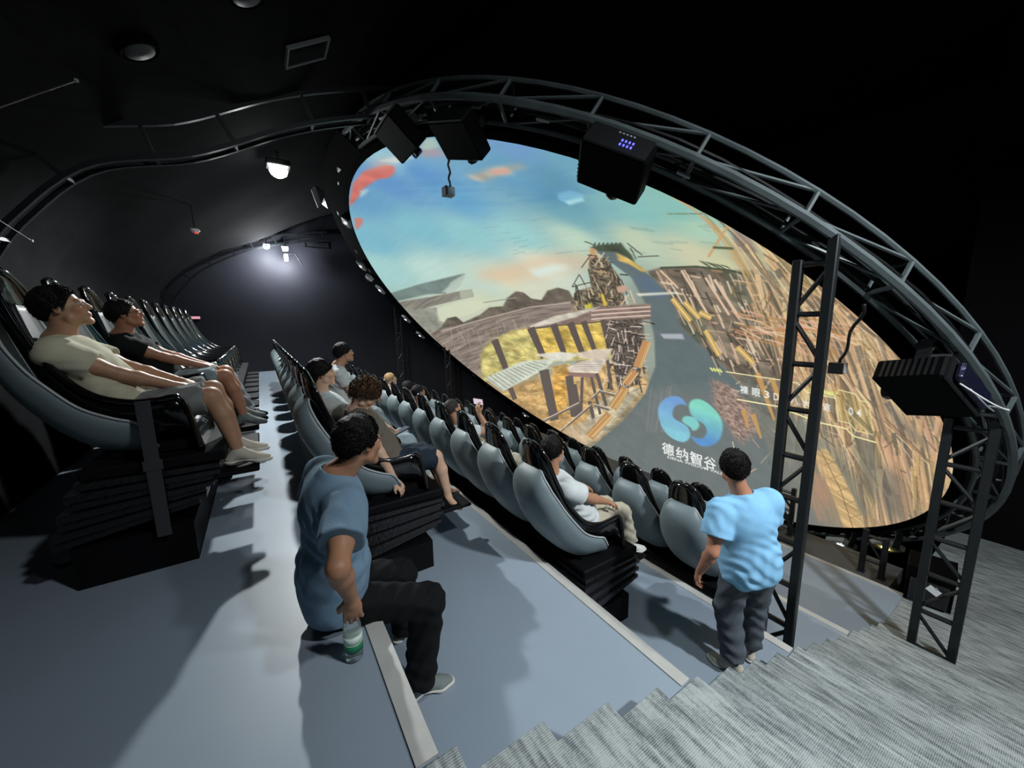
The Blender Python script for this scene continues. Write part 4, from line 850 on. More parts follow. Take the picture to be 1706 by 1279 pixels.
# ------------------------------------------------------------------ people: smooth signed-distance figures, meshed with surface nets
def smin(a, b, k): 
    h = np.clip(0.5+0.5*(b-a)/k, 0, 1); return b*(1-h)+a*h-k*h*(1-h)
def smax(a, b, k): return -smin(-a, -b, k)
def cone(P, a, b, r1, r2):
    a = np.asarray(a, np.float32); b = np.asarray(b, np.float32); ba = b-a; L2 = float(ba@ba)+1e-12
    pa = P-a; h = np.clip(pa@ba/L2, 0, 1); return np.linalg.norm(pa-h[:, None]*ba, axis=1)-(r1+(r2-r1)*h)
def ell(P, c, ax, r):
    """ax: 3x3 rows = axes"""
    q = (P-np.asarray(c, np.float32))@np.asarray(ax, np.float32).T; r = np.asarray(r, np.float32)
    k0 = np.linalg.norm(q/r, axis=1); k1 = np.linalg.norm(q/(r*r), axis=1); return k0*(k0-1)/(k1+1e-9)
def nets(f, lo, hi, h):
    lo = np.asarray(lo, float); n = np.ceil((np.asarray(hi, float)-lo)/h).astype(int)+1; B = 4
    n = ((n+B-1)//B)*B
    nb = n//B
    g = np.stack(np.meshgrid(*[np.arange(k) for k in nb], indexing='ij'), -1).reshape(-1, 3)
    c = (lo+(g*B+(B-1)/2)*h).astype(np.float32); d = f(c)
    F = np.repeat(np.repeat(np.repeat(np.sign(d).reshape(nb).astype(np.float32), B, 0), B, 1), B, 2)
    near = g[np.abs(d) < B*h*1.35+0.004]
    o = np.stack(np.meshgrid(*[np.arange(B)]*3, indexing='ij'), -1).reshape(-1, 3)
    idx = (near[:, None]*B+o[None]).reshape(-1, 3); P = (lo+idx*h).astype(np.float32)
    v = np.empty(len(P), np.float32)
    for s in range(0, len(P), 400000): v[s:s+400000] = f(P[s:s+400000])
    F[idx[:, 0], idx[:, 1], idx[:, 2]] = v
    F[0] = F[-1] = 1; F[:, 0] = F[:, -1] = 1; F[:, :, 0] = F[:, :, -1] = 1
    S = F < 0; c8 = [(i, j, k) for i in (0, 1) for j in (0, 1) for k in (0, 1)]
    cell = sum(S[i:n[0]-1+i, j:n[1]-1+j, k:n[2]-1+k].astype(np.int8) for i, j, k in c8)
    act = np.argwhere((cell > 0) & (cell < 8)); vid = -np.ones(n-1, np.int32); vid[act[:, 0], act[:, 1], act[:, 2]] = np.arange(len(act))
    V = np.zeros((len(act), 3)); W_ = np.zeros(len(act))
    val = {c_: F[act[:, 0]+c_[0], act[:, 1]+c_[1], act[:, 2]+c_[2]] for c_ in c8}
    for a in c8:
        for ax in range(3):
            if a[ax]: continue
            b_ = tuple(1 if q == ax else a[q] for q in range(3)); fa, fb = val[a], val[b_]
            m = (fa < 0) != (fb < 0); t = np.where(m, fa/(fa-fb+1e-12), 0)
            p = np.tile(np.array(a, float), (len(act), 1)); p[:, ax] += t; V += p*m[:, None]; W_ += m
    V = lo+(act+V/W_[:, None])*h
    Fc = []
    for ax in range(3):
        u, w = (ax+1) % 3, (ax+2) % 3
        s0 = [slice(1, -1)]*3; s0[ax] = slice(0, n[ax]-1); s1 = list(s0); s1[ax] = slice(1, n[ax])
        A = S[tuple(s0)]; Bm = S[tuple(s1)]; e = np.argwhere(A != Bm); off = np.ones(3, int); off[ax] = 0; e = e+off
        fl = S[e[:, 0], e[:, 1], e[:, 2]]
        q = []
        for du, dw in ((0, 0), (-1, 0), (-1, -1), (0, -1)):
            x = e.copy(); x[:, u] += du; x[:, w] += dw; q.append(vid[x[:, 0], x[:, 1], x[:, 2]])
        q = np.stack(q, 1); q[~fl] = q[~fl][:, ::-1]; Fc.append(q[(q >= 0).all(1)])
    return V, np.concatenate(Fc)
def nrm(v): v = np.asarray(v, float); return v/(np.linalg.norm(v)+1e-12)
def ik(a, t, l1, l2, pole):
    a = np.asarray(a, float); t = np.asarray(t, float); d = t-a; L = np.linalg.norm(d); L2 = min(L, (l1+l2)*0.998); dn = d/L
    t = a+dn*L2; x = (l1*l1-l2*l2+L2*L2)/(2*L2); y = math.sqrt(max(l1*l1-x*x, 0)); p = np.asarray(pole, float); p = nrm(p-dn*(p@dn))
    return a+dn*x+p*y, t
M_eye = mat('eye', (0.7, 0.7, 0.68), 0.2); M_iris = mat('iris', (0.03, 0.02, 0.015), 0.15)
def cloth(name, c, rough=0.85, nz=0.06): return mat(name, c, rough, noise=nz, nscale=14, bump=0.25, bscale=240, spec=0.2)
M_hair = mat('black_hair', (0.008, 0.007, 0.007), 0.6, spec=0.25, noise=0.3, nscale=60, bump=0.6, bscale=160)
M_hairb = mat('brown_hair', lin(92, 66, 42), 0.5, noise=0.35, nscale=50, bump=0.7, bscale=120)
M_buzz = mat('cropped_hair', lin(46, 40, 36), 0.7, noise=0.2, nscale=200)
M_shoe_w = cloth('pale_canvas', lin(188, 182, 168)); M_shoe_g = cloth('grey_mesh', lin(120, 128, 126)); M_sole = mat('sole', lin(206, 204, 196), 0.6); M_shoe_b = cloth('dark_shoe', lin(30, 32, 34))
def skin_mat(name, c):
    m = mat(name, c, 0.5, vcol=True, noise=0.06, nscale=25); b = m.node_tree.nodes['Principled BSDF']
    b.inputs['Subsurface Weight'].default_value = 0.12; b.inputs['Subsurface Radius'].default_value = (0.02, 0.008, 0.004); b.inputs['Subsurface Scale'].default_value = 0.4
    return m
def person(label, *, pelvis, chest, head, face, fwd, hands, feet, toes, skin, hair=M_hair, hair_style='short', shirt, sleeve=0.55, hem=0.0, legs, leg_end=2.0,
           shoe=None, barefoot=False, poles=None, kpoles=None, hdir=None, hnorm=None, curl=(0.35, 0.35), vox=0.008, scale=1.0, glasses=None, lat=None, belly=0.0, shoul=0.175, extra=None, group=None, base=None, loose=0.0, roll=0.0, hair_vol=0.0, leg_loose=0.0, legk=1.0):
    """all points in metres, world axes; left = +lateral"""
    pelvis, chest, head = (np.asarray(p, float) for p in (pelvis, chest, head)); fwd = nrm(fwd); s = scale
    upT = nrm(chest-pelvis); L = nrm(np.cross([0, 0, 1], fwd)) if lat is None else nrm(lat)     # the figure's left
    Lc = nrm(L-upT*(L@upT)); fT = np.cross(Lc, upT)
    face = nrm(face); hL = nrm(np.cross([0, 0, 1], face)); hU = np.cross(face, hL); hU = nrm(hU*math.cos(roll)+hL*math.sin(roll)); hL = np.cross(hU, face); HA = np.stack([hL, face, hU])
    H_ = lambda x, y, z: head+s*(hL*x+face*y+hU*z)
    neck0 = chest+upT*0.085*s; skull = H_(0, -0.02, -0.05)
    sh = [chest+Lc*shoul*s*q+upT*0.035*s for q in (1, -1)]; hip = [pelvis+L*0.092*s*q for q in (1, -1)]
    poles = poles or [(-fwd*0.5-np.array([0, 0, 0.6])+L*q*0.4) for q in (1, -1)]; kpoles = kpoles or [fwd+np.array([0, 0, 0.35])]*2
    arms = []; lg = []
    for i in (0, 1):
        e, w = ik(sh[i], hands[i], 0.275*s, 0.25*s, poles[i]); arms.append((sh[i], e, w))
        k, a = ik(hip[i], feet[i], 0.415*s*legk, 0.405*s*legk, kpoles[i]); lg.append((hip[i], k, a))
    def torso(P, g):
        d = cone(P, pelvis-Lc*0.06*s, pelvis+Lc*0.06*s, 0.112*s+g, 0.112*s+g)
        wst = pelvis*0.52+chest*0.48+fT*(0.01+belly)*s
        d = smin(d, ell(P, pelvis*0.72+chest*0.28+fT*(0.015+belly)*s, (Lc, fT, upT), ((0.152+belly*0.5)*s+g, (0.112+belly*0.6)*s+g, 0.15*s+g)), 0.06)
        d = smin(d, ell(P, wst, (Lc, fT, upT), ((0.150+belly*0.4)*s+g, (0.108+belly*0.5)*s+g, 0.16*s+g)), 0.06)
        d = smin(d, ell(P, chest-upT*0.07*s, (Lc, fT, upT), (0.172*s+g, 0.118*s+g, 0.17*s+g)), 0.06)
        d = smin(d, cone(P, sh[0]-Lc*0.03*s, sh[1]+Lc*0.03*s, 0.056*s+g, 0.056*s+g), 0.05)
        d = smin(d, cone(P, chest+upT*0.03*s, neck0+upT*0.03*s, 0.085*s+g*0.5, 0.055*s+g*0.3), 0.05)
        return d
    def limb(P, i, g):
        a, e, w = arms[i]; m = e*0.72+w*0.28
        d = cone(P, a, a*0.4+e*0.6, 0.056*s+g, 0.047*s+g); d = smin(d, cone(P, a*0.4+e*0.6, e, 0.047*s+g, 0.040*s+g), 0.02)
        d = smin(d, cone(P, e, m, 0.041*s+g, 0.042*s+g), 0.02); return smin(d, cone(P, m, w, 0.042*s+g, 0.0265*s+g), 0.02)
    def leg(P, i, g, lo=True):
        h, k, a = lg[i]; m = k*0.68+a*0.32+np.cross(nrm(a-k), L)*0.012*s
        d = cone(P, h, k, 0.090*s+g, 0.058*s+g)
        if lo: d = smin(d, smin(cone(P, k, m, 0.055*s+g, 0.056*s+g), cone(P, m, a, 0.056*s+g, 0.036*s+g), 0.02), 0.03)
        return d
    hand_defs = []
    for i in (0, 1):
        a, e, w = arms[i]; d = nrm(hdir[i]) if hdir is not None and hdir[i] is not None else nrm(w-e); q = 1 if i == 0 else -1
        nn = np.asarray(hnorm[i], float) if hnorm is not None and hnorm[i] is not None else np.array([0, 0, -1.0])   # palm side
        nn = nrm(nn-d*(nn@d)); l = np.cross(d, nn)*q; hand_defs.append((w, d, nn, l, curl[i]))   # l = thumb side
    def hand(P, w, d, nn, l, cu):
        k_ = s
        pc = w+d*0.052*k_; r = ell(P, pc, (d, l, nn), (0.055*k_, 0.040*k_, 0.017*k_)); r = smin(r, cone(P, w, w+d*0.03*k_, 0.026*k_, 0.024*k_), 0.015)
        out = r
        for fi, (o_, ln, bs) in enumerate(((0.029, 0.92, 0.092), (0.0095, 1.02, 0.097), (-0.0105, 0.95, 0.093), (-0.029, 0.74, 0.084))):
            p = w+d*bs*k_*0.95+l*o_*k_; dd = nrm(d+l*o_*3.5); q0 = w+d*0.05*k_+l*o_*0.8*k_; segs = [(q0, p, 0.0115, 0.0100)]
            for ang, L_, r1, r2 in ((cu*0.9, 0.042, 0.0098, 0.0088), (cu*1.2, 0.027, 0.0088, 0.0080), (cu*0.8, 0.021, 0.0080, 0.0068)):
                c_, s_ = math.cos(ang), math.sin(ang); ax = np.cross(nn, dd); n2 = nn-dd*(nn@dd); n2 = nrm(n2); dd = nrm(dd*c_+n2*s_); p2 = p+dd*L_*ln*k_; segs.append((p, p2, r1, r2)); p = p2
            fg = None
            for a_, b_, r1, r2 in segs:
                c_ = cone(P, a_, b_, r1*k_, r2*k_); fg = c_ if fg is None else smin(fg, c_, 0.004)
            out = smin(out, fg, 0.004)
        t0 = w+d*0.028*k_+l*0.024*k_; td = nrm(d*0.75+l*0.62+nn*0.35*(0.5+cu)); t1 = t0+td*0.042*k_; t2 = t1+nrm(d*0.9+l*0.15+nn*0.5*(0.4+cu))*0.03*k_
        th = smin(cone(P, t0, t1, 0.015*k_, 0.011*k_), cone(P, t1, t2, 0.011*k_, 0.0085*k_), 0.006)
        return smin(out, th, 0.008)
    def headf(P):
        d = ell(P, H_(0, -0.018, 0.028), HA, (0.074*s, 0.094*s, 0.088*s))
        d = smin(d, ell(P, H_(0, 0.022, -0.035), HA, (0.060*s, 0.066*s, 0.075*s)), 0.025*s)
        d = smin(d, cone(P, H_(-0.018, 0.068, -0.096), H_(0.018, 0.068, -0.096), 0.020*s, 0.020*s), 0.02*s)
        d = smin(d, cone(P, H_(-0.048, 0.01, -0.065), H_(0.048, 0.01, -0.065), 0.022*s, 0.022*s), 0.02*s)
        for q in (1, -1):
            d = smin(d, ell(P, H_(0.04*q, 0.058, -0.025), HA, (0.024*s, 0.022*s, 0.022*s)), 0.015*s)
            d = smax(d, -ell(P, H_(0.031*q, 0.094, 0.004), HA, (0.017*s, 0.013*s, 0.010*s)), 0.01*s)
            d = smin(d, cone(P, H_(0.016*q, 0.085, 0.020), H_(0.044*q, 0.073, 0.020), 0.0095*s, 0.0085*s), 0.008*s)
            d = smin(d, ell(P, H_(0.077*q, -0.010, -0.004), HA, (0.009*s, 0.019*s, 0.030*s)), 0.004*s)
            d = smax(d, -ell(P, H_(0.086*q, -0.006, 0.0), HA, (0.006*s, 0.009*s, 0.014*s)), 0.004*s)
            d = smin(d, cone(P, H_(0.020*q, 0.088, 0.011), H_(0.043*q, 0.082, 0.010), 0.0058*s, 0.0055*s), 0.004*s)
            d = smin(d, cone(P, H_(0.020*q, 0.086, -0.004), H_(0.043*q, 0.081, -0.003), 0.0055*s, 0.005*s), 0.004*s)
        d = smin(d, cone(P, H_(0, 0.087, 0.010), H_(0, 0.101, -0.026), 0.008*s, 0.0125*s), 0.010*s)
        for q in (1, -1): d = smin(d, ell(P, H_(0.012*q, 0.097, -0.030), HA, (0.009*s, 0.009*s, 0.008*s)), 0.005*s)
        d = smin(d, cone(P, H_(-0.017, 0.086, -0.055), H_(0.017, 0.086, -0.055), 0.0068*s, 0.0068*s), 0.005*s)
        d = smin(d, cone(P, H_(-0.015, 0.085, -0.067), H_(0.015, 0.085, -0.067), 0.0072*s, 0.0072*s), 0.005*s)
        return d
    foot_defs = [(lg[i][2], nrm(toes[i])) for i in (0, 1)]
    def footf(P, i, g, sole=False):
        a, t = foot_defs[i]; dn = nrm(np.cross(t, np.cross([0, 0, -1.0], t))); dn = dn if dn[2] < 0 else -dn; hs = a+dn*0.055*s-t*0.045*s; bl = a+dn*0.062*s+t*0.115*s; tp = a+dn*0.066*s+t*0.165*s
        sd = np.cross(t, dn)
        d = smin(cone(P, a-t*0.005, hs, 0.036*s+g, 0.028*s+g), cone(P, a+t*0.02*s+dn*0.02*s, bl, 0.034*s+g, 0.027*s+g), 0.03)
        d = smin(d, cone(P, bl-sd*0.016*s, tp-sd*0.010*s, 0.026*s+g, 0.018*s+g), 0.02); d = smin(d, cone(P, bl+sd*0.016*s, tp+sd*0.008*s-t*0.02*s, 0.025*s+g, 0.018*s+g), 0.02)
        return smax(d, (P-(a+dn*(0.082*s+g*0.6)))@dn, 0.006)
    def body(P):
        d = torso(P, -0.004)
        d = smin(d, cone(P, neck0-upT*0.02*s, skull, 0.060*s, 0.056*s), 0.035)
        for i in (0, 1):
            d = smin(d, limb(P, i, 0), 0.03); d = smin(d, leg(P, i, 0), 0.03)
            d = smin(d, footf(P, i, 0.0 if barefoot or shoe is None else -0.008), 0.015)
        d = smin(d, headf(P), 0.012)
        hw = [hd[0] for hd in hand_defs]
        for hd in hand_defs:
            m = np.linalg.norm(P-(hd[0]+hd[1]*0.07*s), axis=1) < 0.2
            if m.any():
                x = np.full(len(P), 1e3, np.float32); x[m] = hand(P[m], *hd); d = smin(d, x, 0.008)
        return d
    pts = [pelvis, chest, head, *[p for a in arms for p in a], *[p for a in lg for p in a], *[hd[0]+hd[1]*0.17*s for hd in hand_defs], *[a+t*0.17*s for a, t in foot_defs]]
    lo = np.min(pts, 0)-0.17; hi = np.max(pts, 0)+0.17
    org = np.array(base if base is not None else (pelvis[0], pelvis[1], min(p[2] for p in pts)-0.08), float)
    t = thing('person', label, 'person', tuple(org), group)
    V, F = nets(body, lo, hi, vox)
    me = np_mesh('body', V-org, F)
    col = np.tile(np.array([*skin, 1], np.float32), (len(V), 1)); Vf = V.astype(np.float32)
    def tint(c, p, r):
        w = np.clip(1.4-np.linalg.norm(Vf-np.asarray(p, np.float32), axis=1)/r, 0, 1)[:, None]; col[:, :3] = col[:, :3]*(1-w)+np.array(c, np.float32)*w
    sk = np.array(skin)
    for q in (-1, 0, 1): tint(sk*np.array([1.0, 0.55, 0.55]), H_(0.012*q, 0.094, -0.061), 0.009*s)
    for q in (1, -1):
        for u in (0, 1, 2): tint(sk*0.16, H_(q*(0.018+0.012*u), 0.094-0.004*u, 0.025+0.002*u), 0.0065*s)
        tint(sk*0.45, H_(0.031*q, 0.094, 0.004), 0.008*s); tint(sk*np.array([1.08, 0.86, 0.8]), H_(0.05*q, 0.07, -0.03), 0.02*s)
    if hair_style in ('buzz', 'short'):
        q = (Vf-head.astype(np.float32))@HA.T.astype(np.float32)/s; m = ((q[:, 2] > np.where(q[:, 1] > 0.02, (q[:, 1]-0.02)*1.3, -0.02)) & (q[:, 2] > -0.07) & (np.linalg.norm(q, axis=1) < 0.14) & ((np.abs(q[:, 0]) < 0.074) | (q[:, 1] < -0.03)))
        col[m, :3] = np.array([0.02, 0.017, 0.015])
    a_ = me.color_attributes.new('Col', 'FLOAT_COLOR', 'POINT'); a_.data.foreach_set('color', col.ravel())
    obj('body', me, skin_mat('skin', tuple(skin)), t)
    # eyes
    if vox < 0.009:
        for q in (1, -1):
            c = H_(0.031*q, 0.0775, 0.004)-org; MB().lathe([(0.001, -0.005*s), (0.005*s, -0.003*s), (0.0062*s, 0), (0.005*s, 0.003*s), (0.001, 0.005*s)], 10, H_(0.031*q, 0.0858, 0.004)-org).build('iris', M_iris, t, True); em = MB().lathe([(0.001, -0.0125*s), (0.008*s, -0.0095*s), (0.0122*s, 0), (0.008*s, 0.0095*s), (0.001, 0.0125*s)], 12, c).build('eye', M_eye, t, True)
    # hair
    def hairf(P):
        q = (P-head.astype(np.float32))@HA.T.astype(np.float32)/s
        nz = 0.5*np.sin(q[:, 0]*95+2*np.sin(q[:, 1]*60))+0.5*np.sin(q[:, 1]*110+q[:, 2]*70)
        th = {'short': 0.016, 'buzz': 0.004, 'curly': 0.030, 'bob': 0.026, 'bowl': 0.020}[hair_style]+hair_vol
        d = ell(P, H_(0, -0.020, 0.030), HA, ((0.075+th*0.75)*s, (0.094+th*0.7)*s, (0.088+th)*s))+nz*(0.006 if hair_style == 'curly' else 0.0022)
        fr = {'short': 0.070, 'buzz': 0.055, 'curly': 0.028, 'bob': 0.03, 'bowl': 0.03}[hair_style]; lw = {'short': -0.062, 'buzz': -0.06, 'curly': -0.075, 'bob': -0.11, 'bowl': -0.075}[hair_style]
        # front: above hairline ; sides : above ear ; back : down to nape
        line_ = np.where(q[:, 1] > 0.02, -0.005+(q[:, 1]-0.02)*((fr+0.005)/0.055), np.where(q[:, 1] > -0.03, -0.005, lw+(q[:, 1]+0.10)*((-0.005-lw)/0.07)))
        line_ = np.maximum(line_, lw)
        return smax(d, (line_-q[:, 2])*s+nz*0.003, 0.008)
    V, F = nets(hairf, head-0.17*s, head+0.17*s, max(vox*0.7, 0.005)); ho = obj('hair', np_mesh('hair', V-org, F), hair, t)
    nt_ = 5200 if vox < 0.009 else (900 if vox < 0.0115 else 0)
    if nt_:
        rg = np.random.default_rng(len(label)); ii = rg.integers(0, len(V), nt_); Bp = V[ii]; Nn = Bp-head; Nn /= np.linalg.norm(Nn, axis=1)[:, None]
        ln, rd, sp = {'short': (0.016, 0.0030, 0.20), 'buzz': (0.005, 0.003, 0.3), 'curly': (0.026, 0.006, 1.1), 'bob': (0.026, 0.0035, 0.12), 'bowl': (0.019, 0.0032, 0.18)}[hair_style]
        D = Nn*0.38+rg.normal(0, sp, Bp.shape)*0.5+np.where(((Bp-head)@face > 0.02)[:, None], face*0.05+hU*0.35, -face*0.15-hU*0.55); D /= np.linalg.norm(D, axis=1)[:, None]
        T1 = np.cross(D, Nn+0.01); T1 /= np.linalg.norm(T1, axis=1)[:, None]+1e-9; T2 = np.cross(D, T1); L_ = (ln*rg.uniform(0.5, 1.25, nt_))[:, None]
        b0 = Bp-Nn*0.003; VV = np.stack([b0+T1*rd, b0-T1*rd*0.5+T2*rd*0.9, b0-T1*rd*0.5-T2*rd*0.9, b0+D*L_*0.6+T1*rd*0.5, b0+D*L_*0.6-T1*rd*0.5, b0+D*L_-Nn*0.004], 1).reshape(-1, 3)
        o6 = (np.arange(nt_)*6)[:, None, None]; FF = (np.array([(0, 1, 4), (0, 4, 3), (1, 2, 4), (2, 0, 3), (3, 4, 5), (2, 3, 4)])[None]+o6).reshape(-1, 3)
        tu = obj('hair_tufts', np_mesh('hair_tufts', VV-org, FF, False), hair, t); tu['kind'] = 'stuff'
    # shirt
    shn = [arms[i][0]*(1-sleeve)+arms[i][1]*sleeve for i in (0, 1)]
    def shirtf(P):
        g = 0.014+loose
        fold = (0.0022*np.sin(P@(upT*46+Lc*27+fT*9)+2.6*np.sin(P@(Lc*21-upT*13)))+0.0022*np.sin(P@(upT*70-Lc*58)+2.2*np.sin(P@(fT*30+upT*11))))*(1+0.9*np.sin(P@(upT*9+Lc*7)))
        d = torso(P, g)+fold
        if loose > 0.004: d = smin(d, ell(P, pelvis*0.75+chest*0.25, (Lc, fT, upT), (0.178*s+loose, 0.135*s+loose, 0.19*s))+fold, 0.06)
        d = smax(d, -((P-(pelvis-upT*(0.10-hem)*s))@upT), 0.006)
        neck = smin(cone(P, neck0+upT*0.0*s+fT*0.01, neck0+upT*0.12*s+fT*0.03, 0.060*s, 0.085*s), np.full(len(P), 1e3, np.float32), 0.01)
        d = smax(d, -neck, 0.006)
        for i in (0, 1):
            a = arms[i][0]; e = shn[i]; dd = nrm(e-a)
            sl = cone(P, a, e+dd*0.05, 0.062*s+g, 0.060*s+g+loose*0.5)+fold*0.7
            sl = smax(sl, (P-e)@dd, 0.004); d = smin(d, sl, 0.02)
        return d
    V, F = nets(shirtf, np.min([pelvis, *sh, *shn], 0)-0.26, np.max([pelvis, *sh, *shn, neck0], 0)+0.26, vox); obj('shirt', np_mesh('shirt', V-org, F), shirt, t)
    # trousers or shorts ; leg_end 1..2 = part of the shin that is covered
    def pantf(P):
        g = 0.016+leg_loose; fold = 0.004*np.sin(P@np.array([31., 23., 57.])+2*np.sin(P@np.array([12., -19., 9.])))+0.003*np.sin(P@np.array([-60., 70., 40.]))
        d = smin(cone(P, pelvis-L*0.06*s, pelvis+L*0.06*s, 0.116*s+0.003, 0.116*s+0.003), ell(P, pelvis*0.85+chest*0.15+fT*belly*0.5*s, (Lc, fT, upT), ((0.148+belly*0.3)*s, (0.110+belly*0.3)*s, 0.10*s)), 0.05)
        for i in (0, 1):
            h, k, a = lg[i]
            if leg_end <= 1.0:
                e = h*(1-leg_end)+k*leg_end; dd = nrm(e-h); x = smax(cone(P, h, e+dd*0.05, 0.088*s+g*0.6, 0.078*s+g), (P-e)@dd, 0.004)
            else:
                e = k*(2-leg_end)+a*(leg_end-1); dd = nrm(e-k); x = smin(cone(P, h, k, 0.088*s+g*0.45, 0.066*s+g), smax(cone(P, k, e+dd*0.05, 0.066*s+g, 0.056*s+g), (P-e)@dd, 0.004), 0.03)
            d = smin(d, x+fold, 0.025)
        return smax(d, (P-(pelvis+upT*0.07*s))@upT, 0.006)
    lp = [p for a in lg for p in a]; V, F = nets(pantf, np.min([pelvis, *lp], 0)-0.19, np.max([pelvis, *lp], 0)+0.19, vox); obj('trousers' if leg_end > 1.2 else 'shorts', np_mesh('trousers', V-org, F), legs, t)
    if shoe is not None and not barefoot:
        for i in (0, 1):
            a, tt_ = foot_defs[i]
            V, F = nets(lambda P: smax(footf(P, i, 0.006), -(P-(a+np.array([0, 0, 0.02])))@np.array([0, 0, -1.0]) if False else footf(P, i, 0.010), 0.001), np.minimum(a, a+tt_*0.2)-0.14, np.maximum(a, a+tt_*0.2)+0.12, max(0.006, vox*0.8)); o = obj('shoe', np_mesh('shoe', V-org, F), shoe, t)
            if vox < 0.009:
                dn = nrm(np.cross(tt_, np.cross([0, 0, -1.0], tt_))); dn = dn if dn[2] < 0 else -dn
                V, F = nets(lambda P: smax(smax(footf(P, i, 0.015), -((P-(a+dn*0.062*s))@dn), 0.003), (P-(a+dn*0.088*s))@dn, 0.003), np.minimum(a, a+tt_*0.2)-0.14, np.maximum(a, a+tt_*0.2)+0.12, max(0.005, vox*0.7)); obj('sole', np_mesh('sole', V-org, F), M_sole, o)
    if glasses:
        g = MB()
        for q in (1, -1):
            c = [tuple(H_(0.031*q+0.021*math.cos(an), 0.104, 0.002+0.015*math.sin(an))-org) for an in np.linspace(0, 2*PI, 17)[:-1]]
            g.tube(c, 0.0022, 5, closed=True); g.tube([H_(0.052*q, 0.104, 0.006)-org, H_(0.079*q, 0.05, 0.008)-org, H_(0.082*q, -0.015, 0.004)-org], 0.002, 5)
        g.tube([H_(0.01, 0.104, 0.004)-org, H_(-0.01, 0.104, 0.004)-org], 0.002, 5)
        g.build('glasses', glasses, t)
    if extra: extra(t, org, dict(arms=arms, hands=hand_defs, H=H_, legs=lg))
    return t

def seated(label, row, y, *, face=(1, 0, 0.15), dhead=(0, 0, 0), dchest=(0, 0, 0), hands=None, vox=0.010, x0=0.0, dz=0.0, slouch=0.0, knees=0.0, **kw):
    B = np.array([BF[row]+x0, y, TZ[row]+dz]); P = lambda x, yy, z: B+np.array([x, yy, z])
    sc = kw.get('scale', 1.0)
    hands = hands or [P(-0.06, 0.13, 1.03), P(-0.06, -0.13, 1.03)]
    d = dict(pelvis=P(-0.36, 0, 0.885), chest=P(-0.565, 0, 1.285)+np.array(dchest), head=P(-0.53, 0, 1.55)+np.array(dhead), face=face, fwd=(1, 0, 0), hands=hands,
             feet=[P(0.26, 0.11, 0.49), P(0.26, -0.11, 0.49)], toes=[(1, 0.12, -0.05), (1, -0.12, -0.05)], hnorm=[(0, 0, -1), (0, 0, -1)], base=(B[0]-0.36, y, B[2]+0.40), vox=vox)
    d.update(kw); return person(label, **d)
SK1 = lin(178, 136, 108); SK2 = lin(172, 126, 98); SK3 = lin(205, 168, 142); SK4 = lin(176, 124, 98)
# back row
C_cream = cloth('cream_cotton', lin(196, 192, 168)); C_grey = cloth('light_grey_shorts', lin(128, 130, 128)); C_blk = cloth('black_cotton', lin(24, 26, 28)); C_pale = cloth('pale_shorts', lin(150, 165, 168))
y1 = ROWY[0]; B0 = lambda x, yy, z, k=0: np.array([BF[0]+x, ROWY[0]+PITCHY*k+yy, z])
seated('person in cream T-shirt and grey shorts leaning back in the nearest seat at left', 0, y1, skin=SK1, shirt=C_cream, legs=C_grey, leg_end=0.93, shoe=M_shoe_w, vox=0.007, x0=0.02, dz=0.03,
       pelvis=B0(-0.27, 0, 0.93), chest=B0(-0.46, 0, 1.26), head=B0(-0.455, -0.02, 1.535), face=(1, 0.05, 0.30), hands=[B0(0.02, 0.05, 1.05), B0(-0.02, -0.08, 1.055)], poles=[(-0.3, 0.5, -0.7), (-0.3, -0.55, -0.7)],
       feet=[B0(0.24, 0.10, 0.60), B0(0.25, -0.10, 0.58)], toes=[(1, 0.1, -0.05), (1, 0.0, -0.05)], loose=0.010, leg_loose=0.008, hdir=[(0.8, -0.5, -0.2), (0.85, 0.45, -0.15)])
seated('person in black T-shirt with glasses leaning back in the third seat at left', 0, y1+2*PITCHY, skin=SK4, shirt=C_blk, legs=C_pale, leg_end=0.88, shoe=M_shoe_g, vox=0.009, x0=0.02, dz=0.03,
       pelvis=B0(-0.27, 0, 0.93, 2), chest=B0(-0.47, 0, 1.26, 2), head=B0(-0.46, -0.02, 1.53, 2), face=(1, 0.1, 0.22), glasses=M_dark, hands=[B0(0.03, 0.05, 1.06, 2), B0(0.0, -0.06, 1.07, 2)],
       poles=[(-0.3, 0.5, -0.7), (-0.3, -0.55, -0.6)], feet=[B0(0.24, 0.10, 0.60, 2), B0(0.25, -0.10, 0.58, 2)], loose=0.008, leg_loose=0.01, hdir=[(0.8, -0.5, -0.2), (0.85, 0.45, -0.15)])
seated('person in white mostly hidden behind the black-shirted person in the back row', 0, y1+3*PITCHY, skin=SK3, shirt=cloth('white_far', lin(196, 198, 198)), legs=cloth('far_trousers', lin(120, 124, 128)), shoe=M_shoe_b, vox=0.012, x0=0.0, dchest=(-0.10, 0, -0.03), dhead=(-0.15, 0, -0.03), pelvis=B0(-0.30, 0, 0.90, 3))
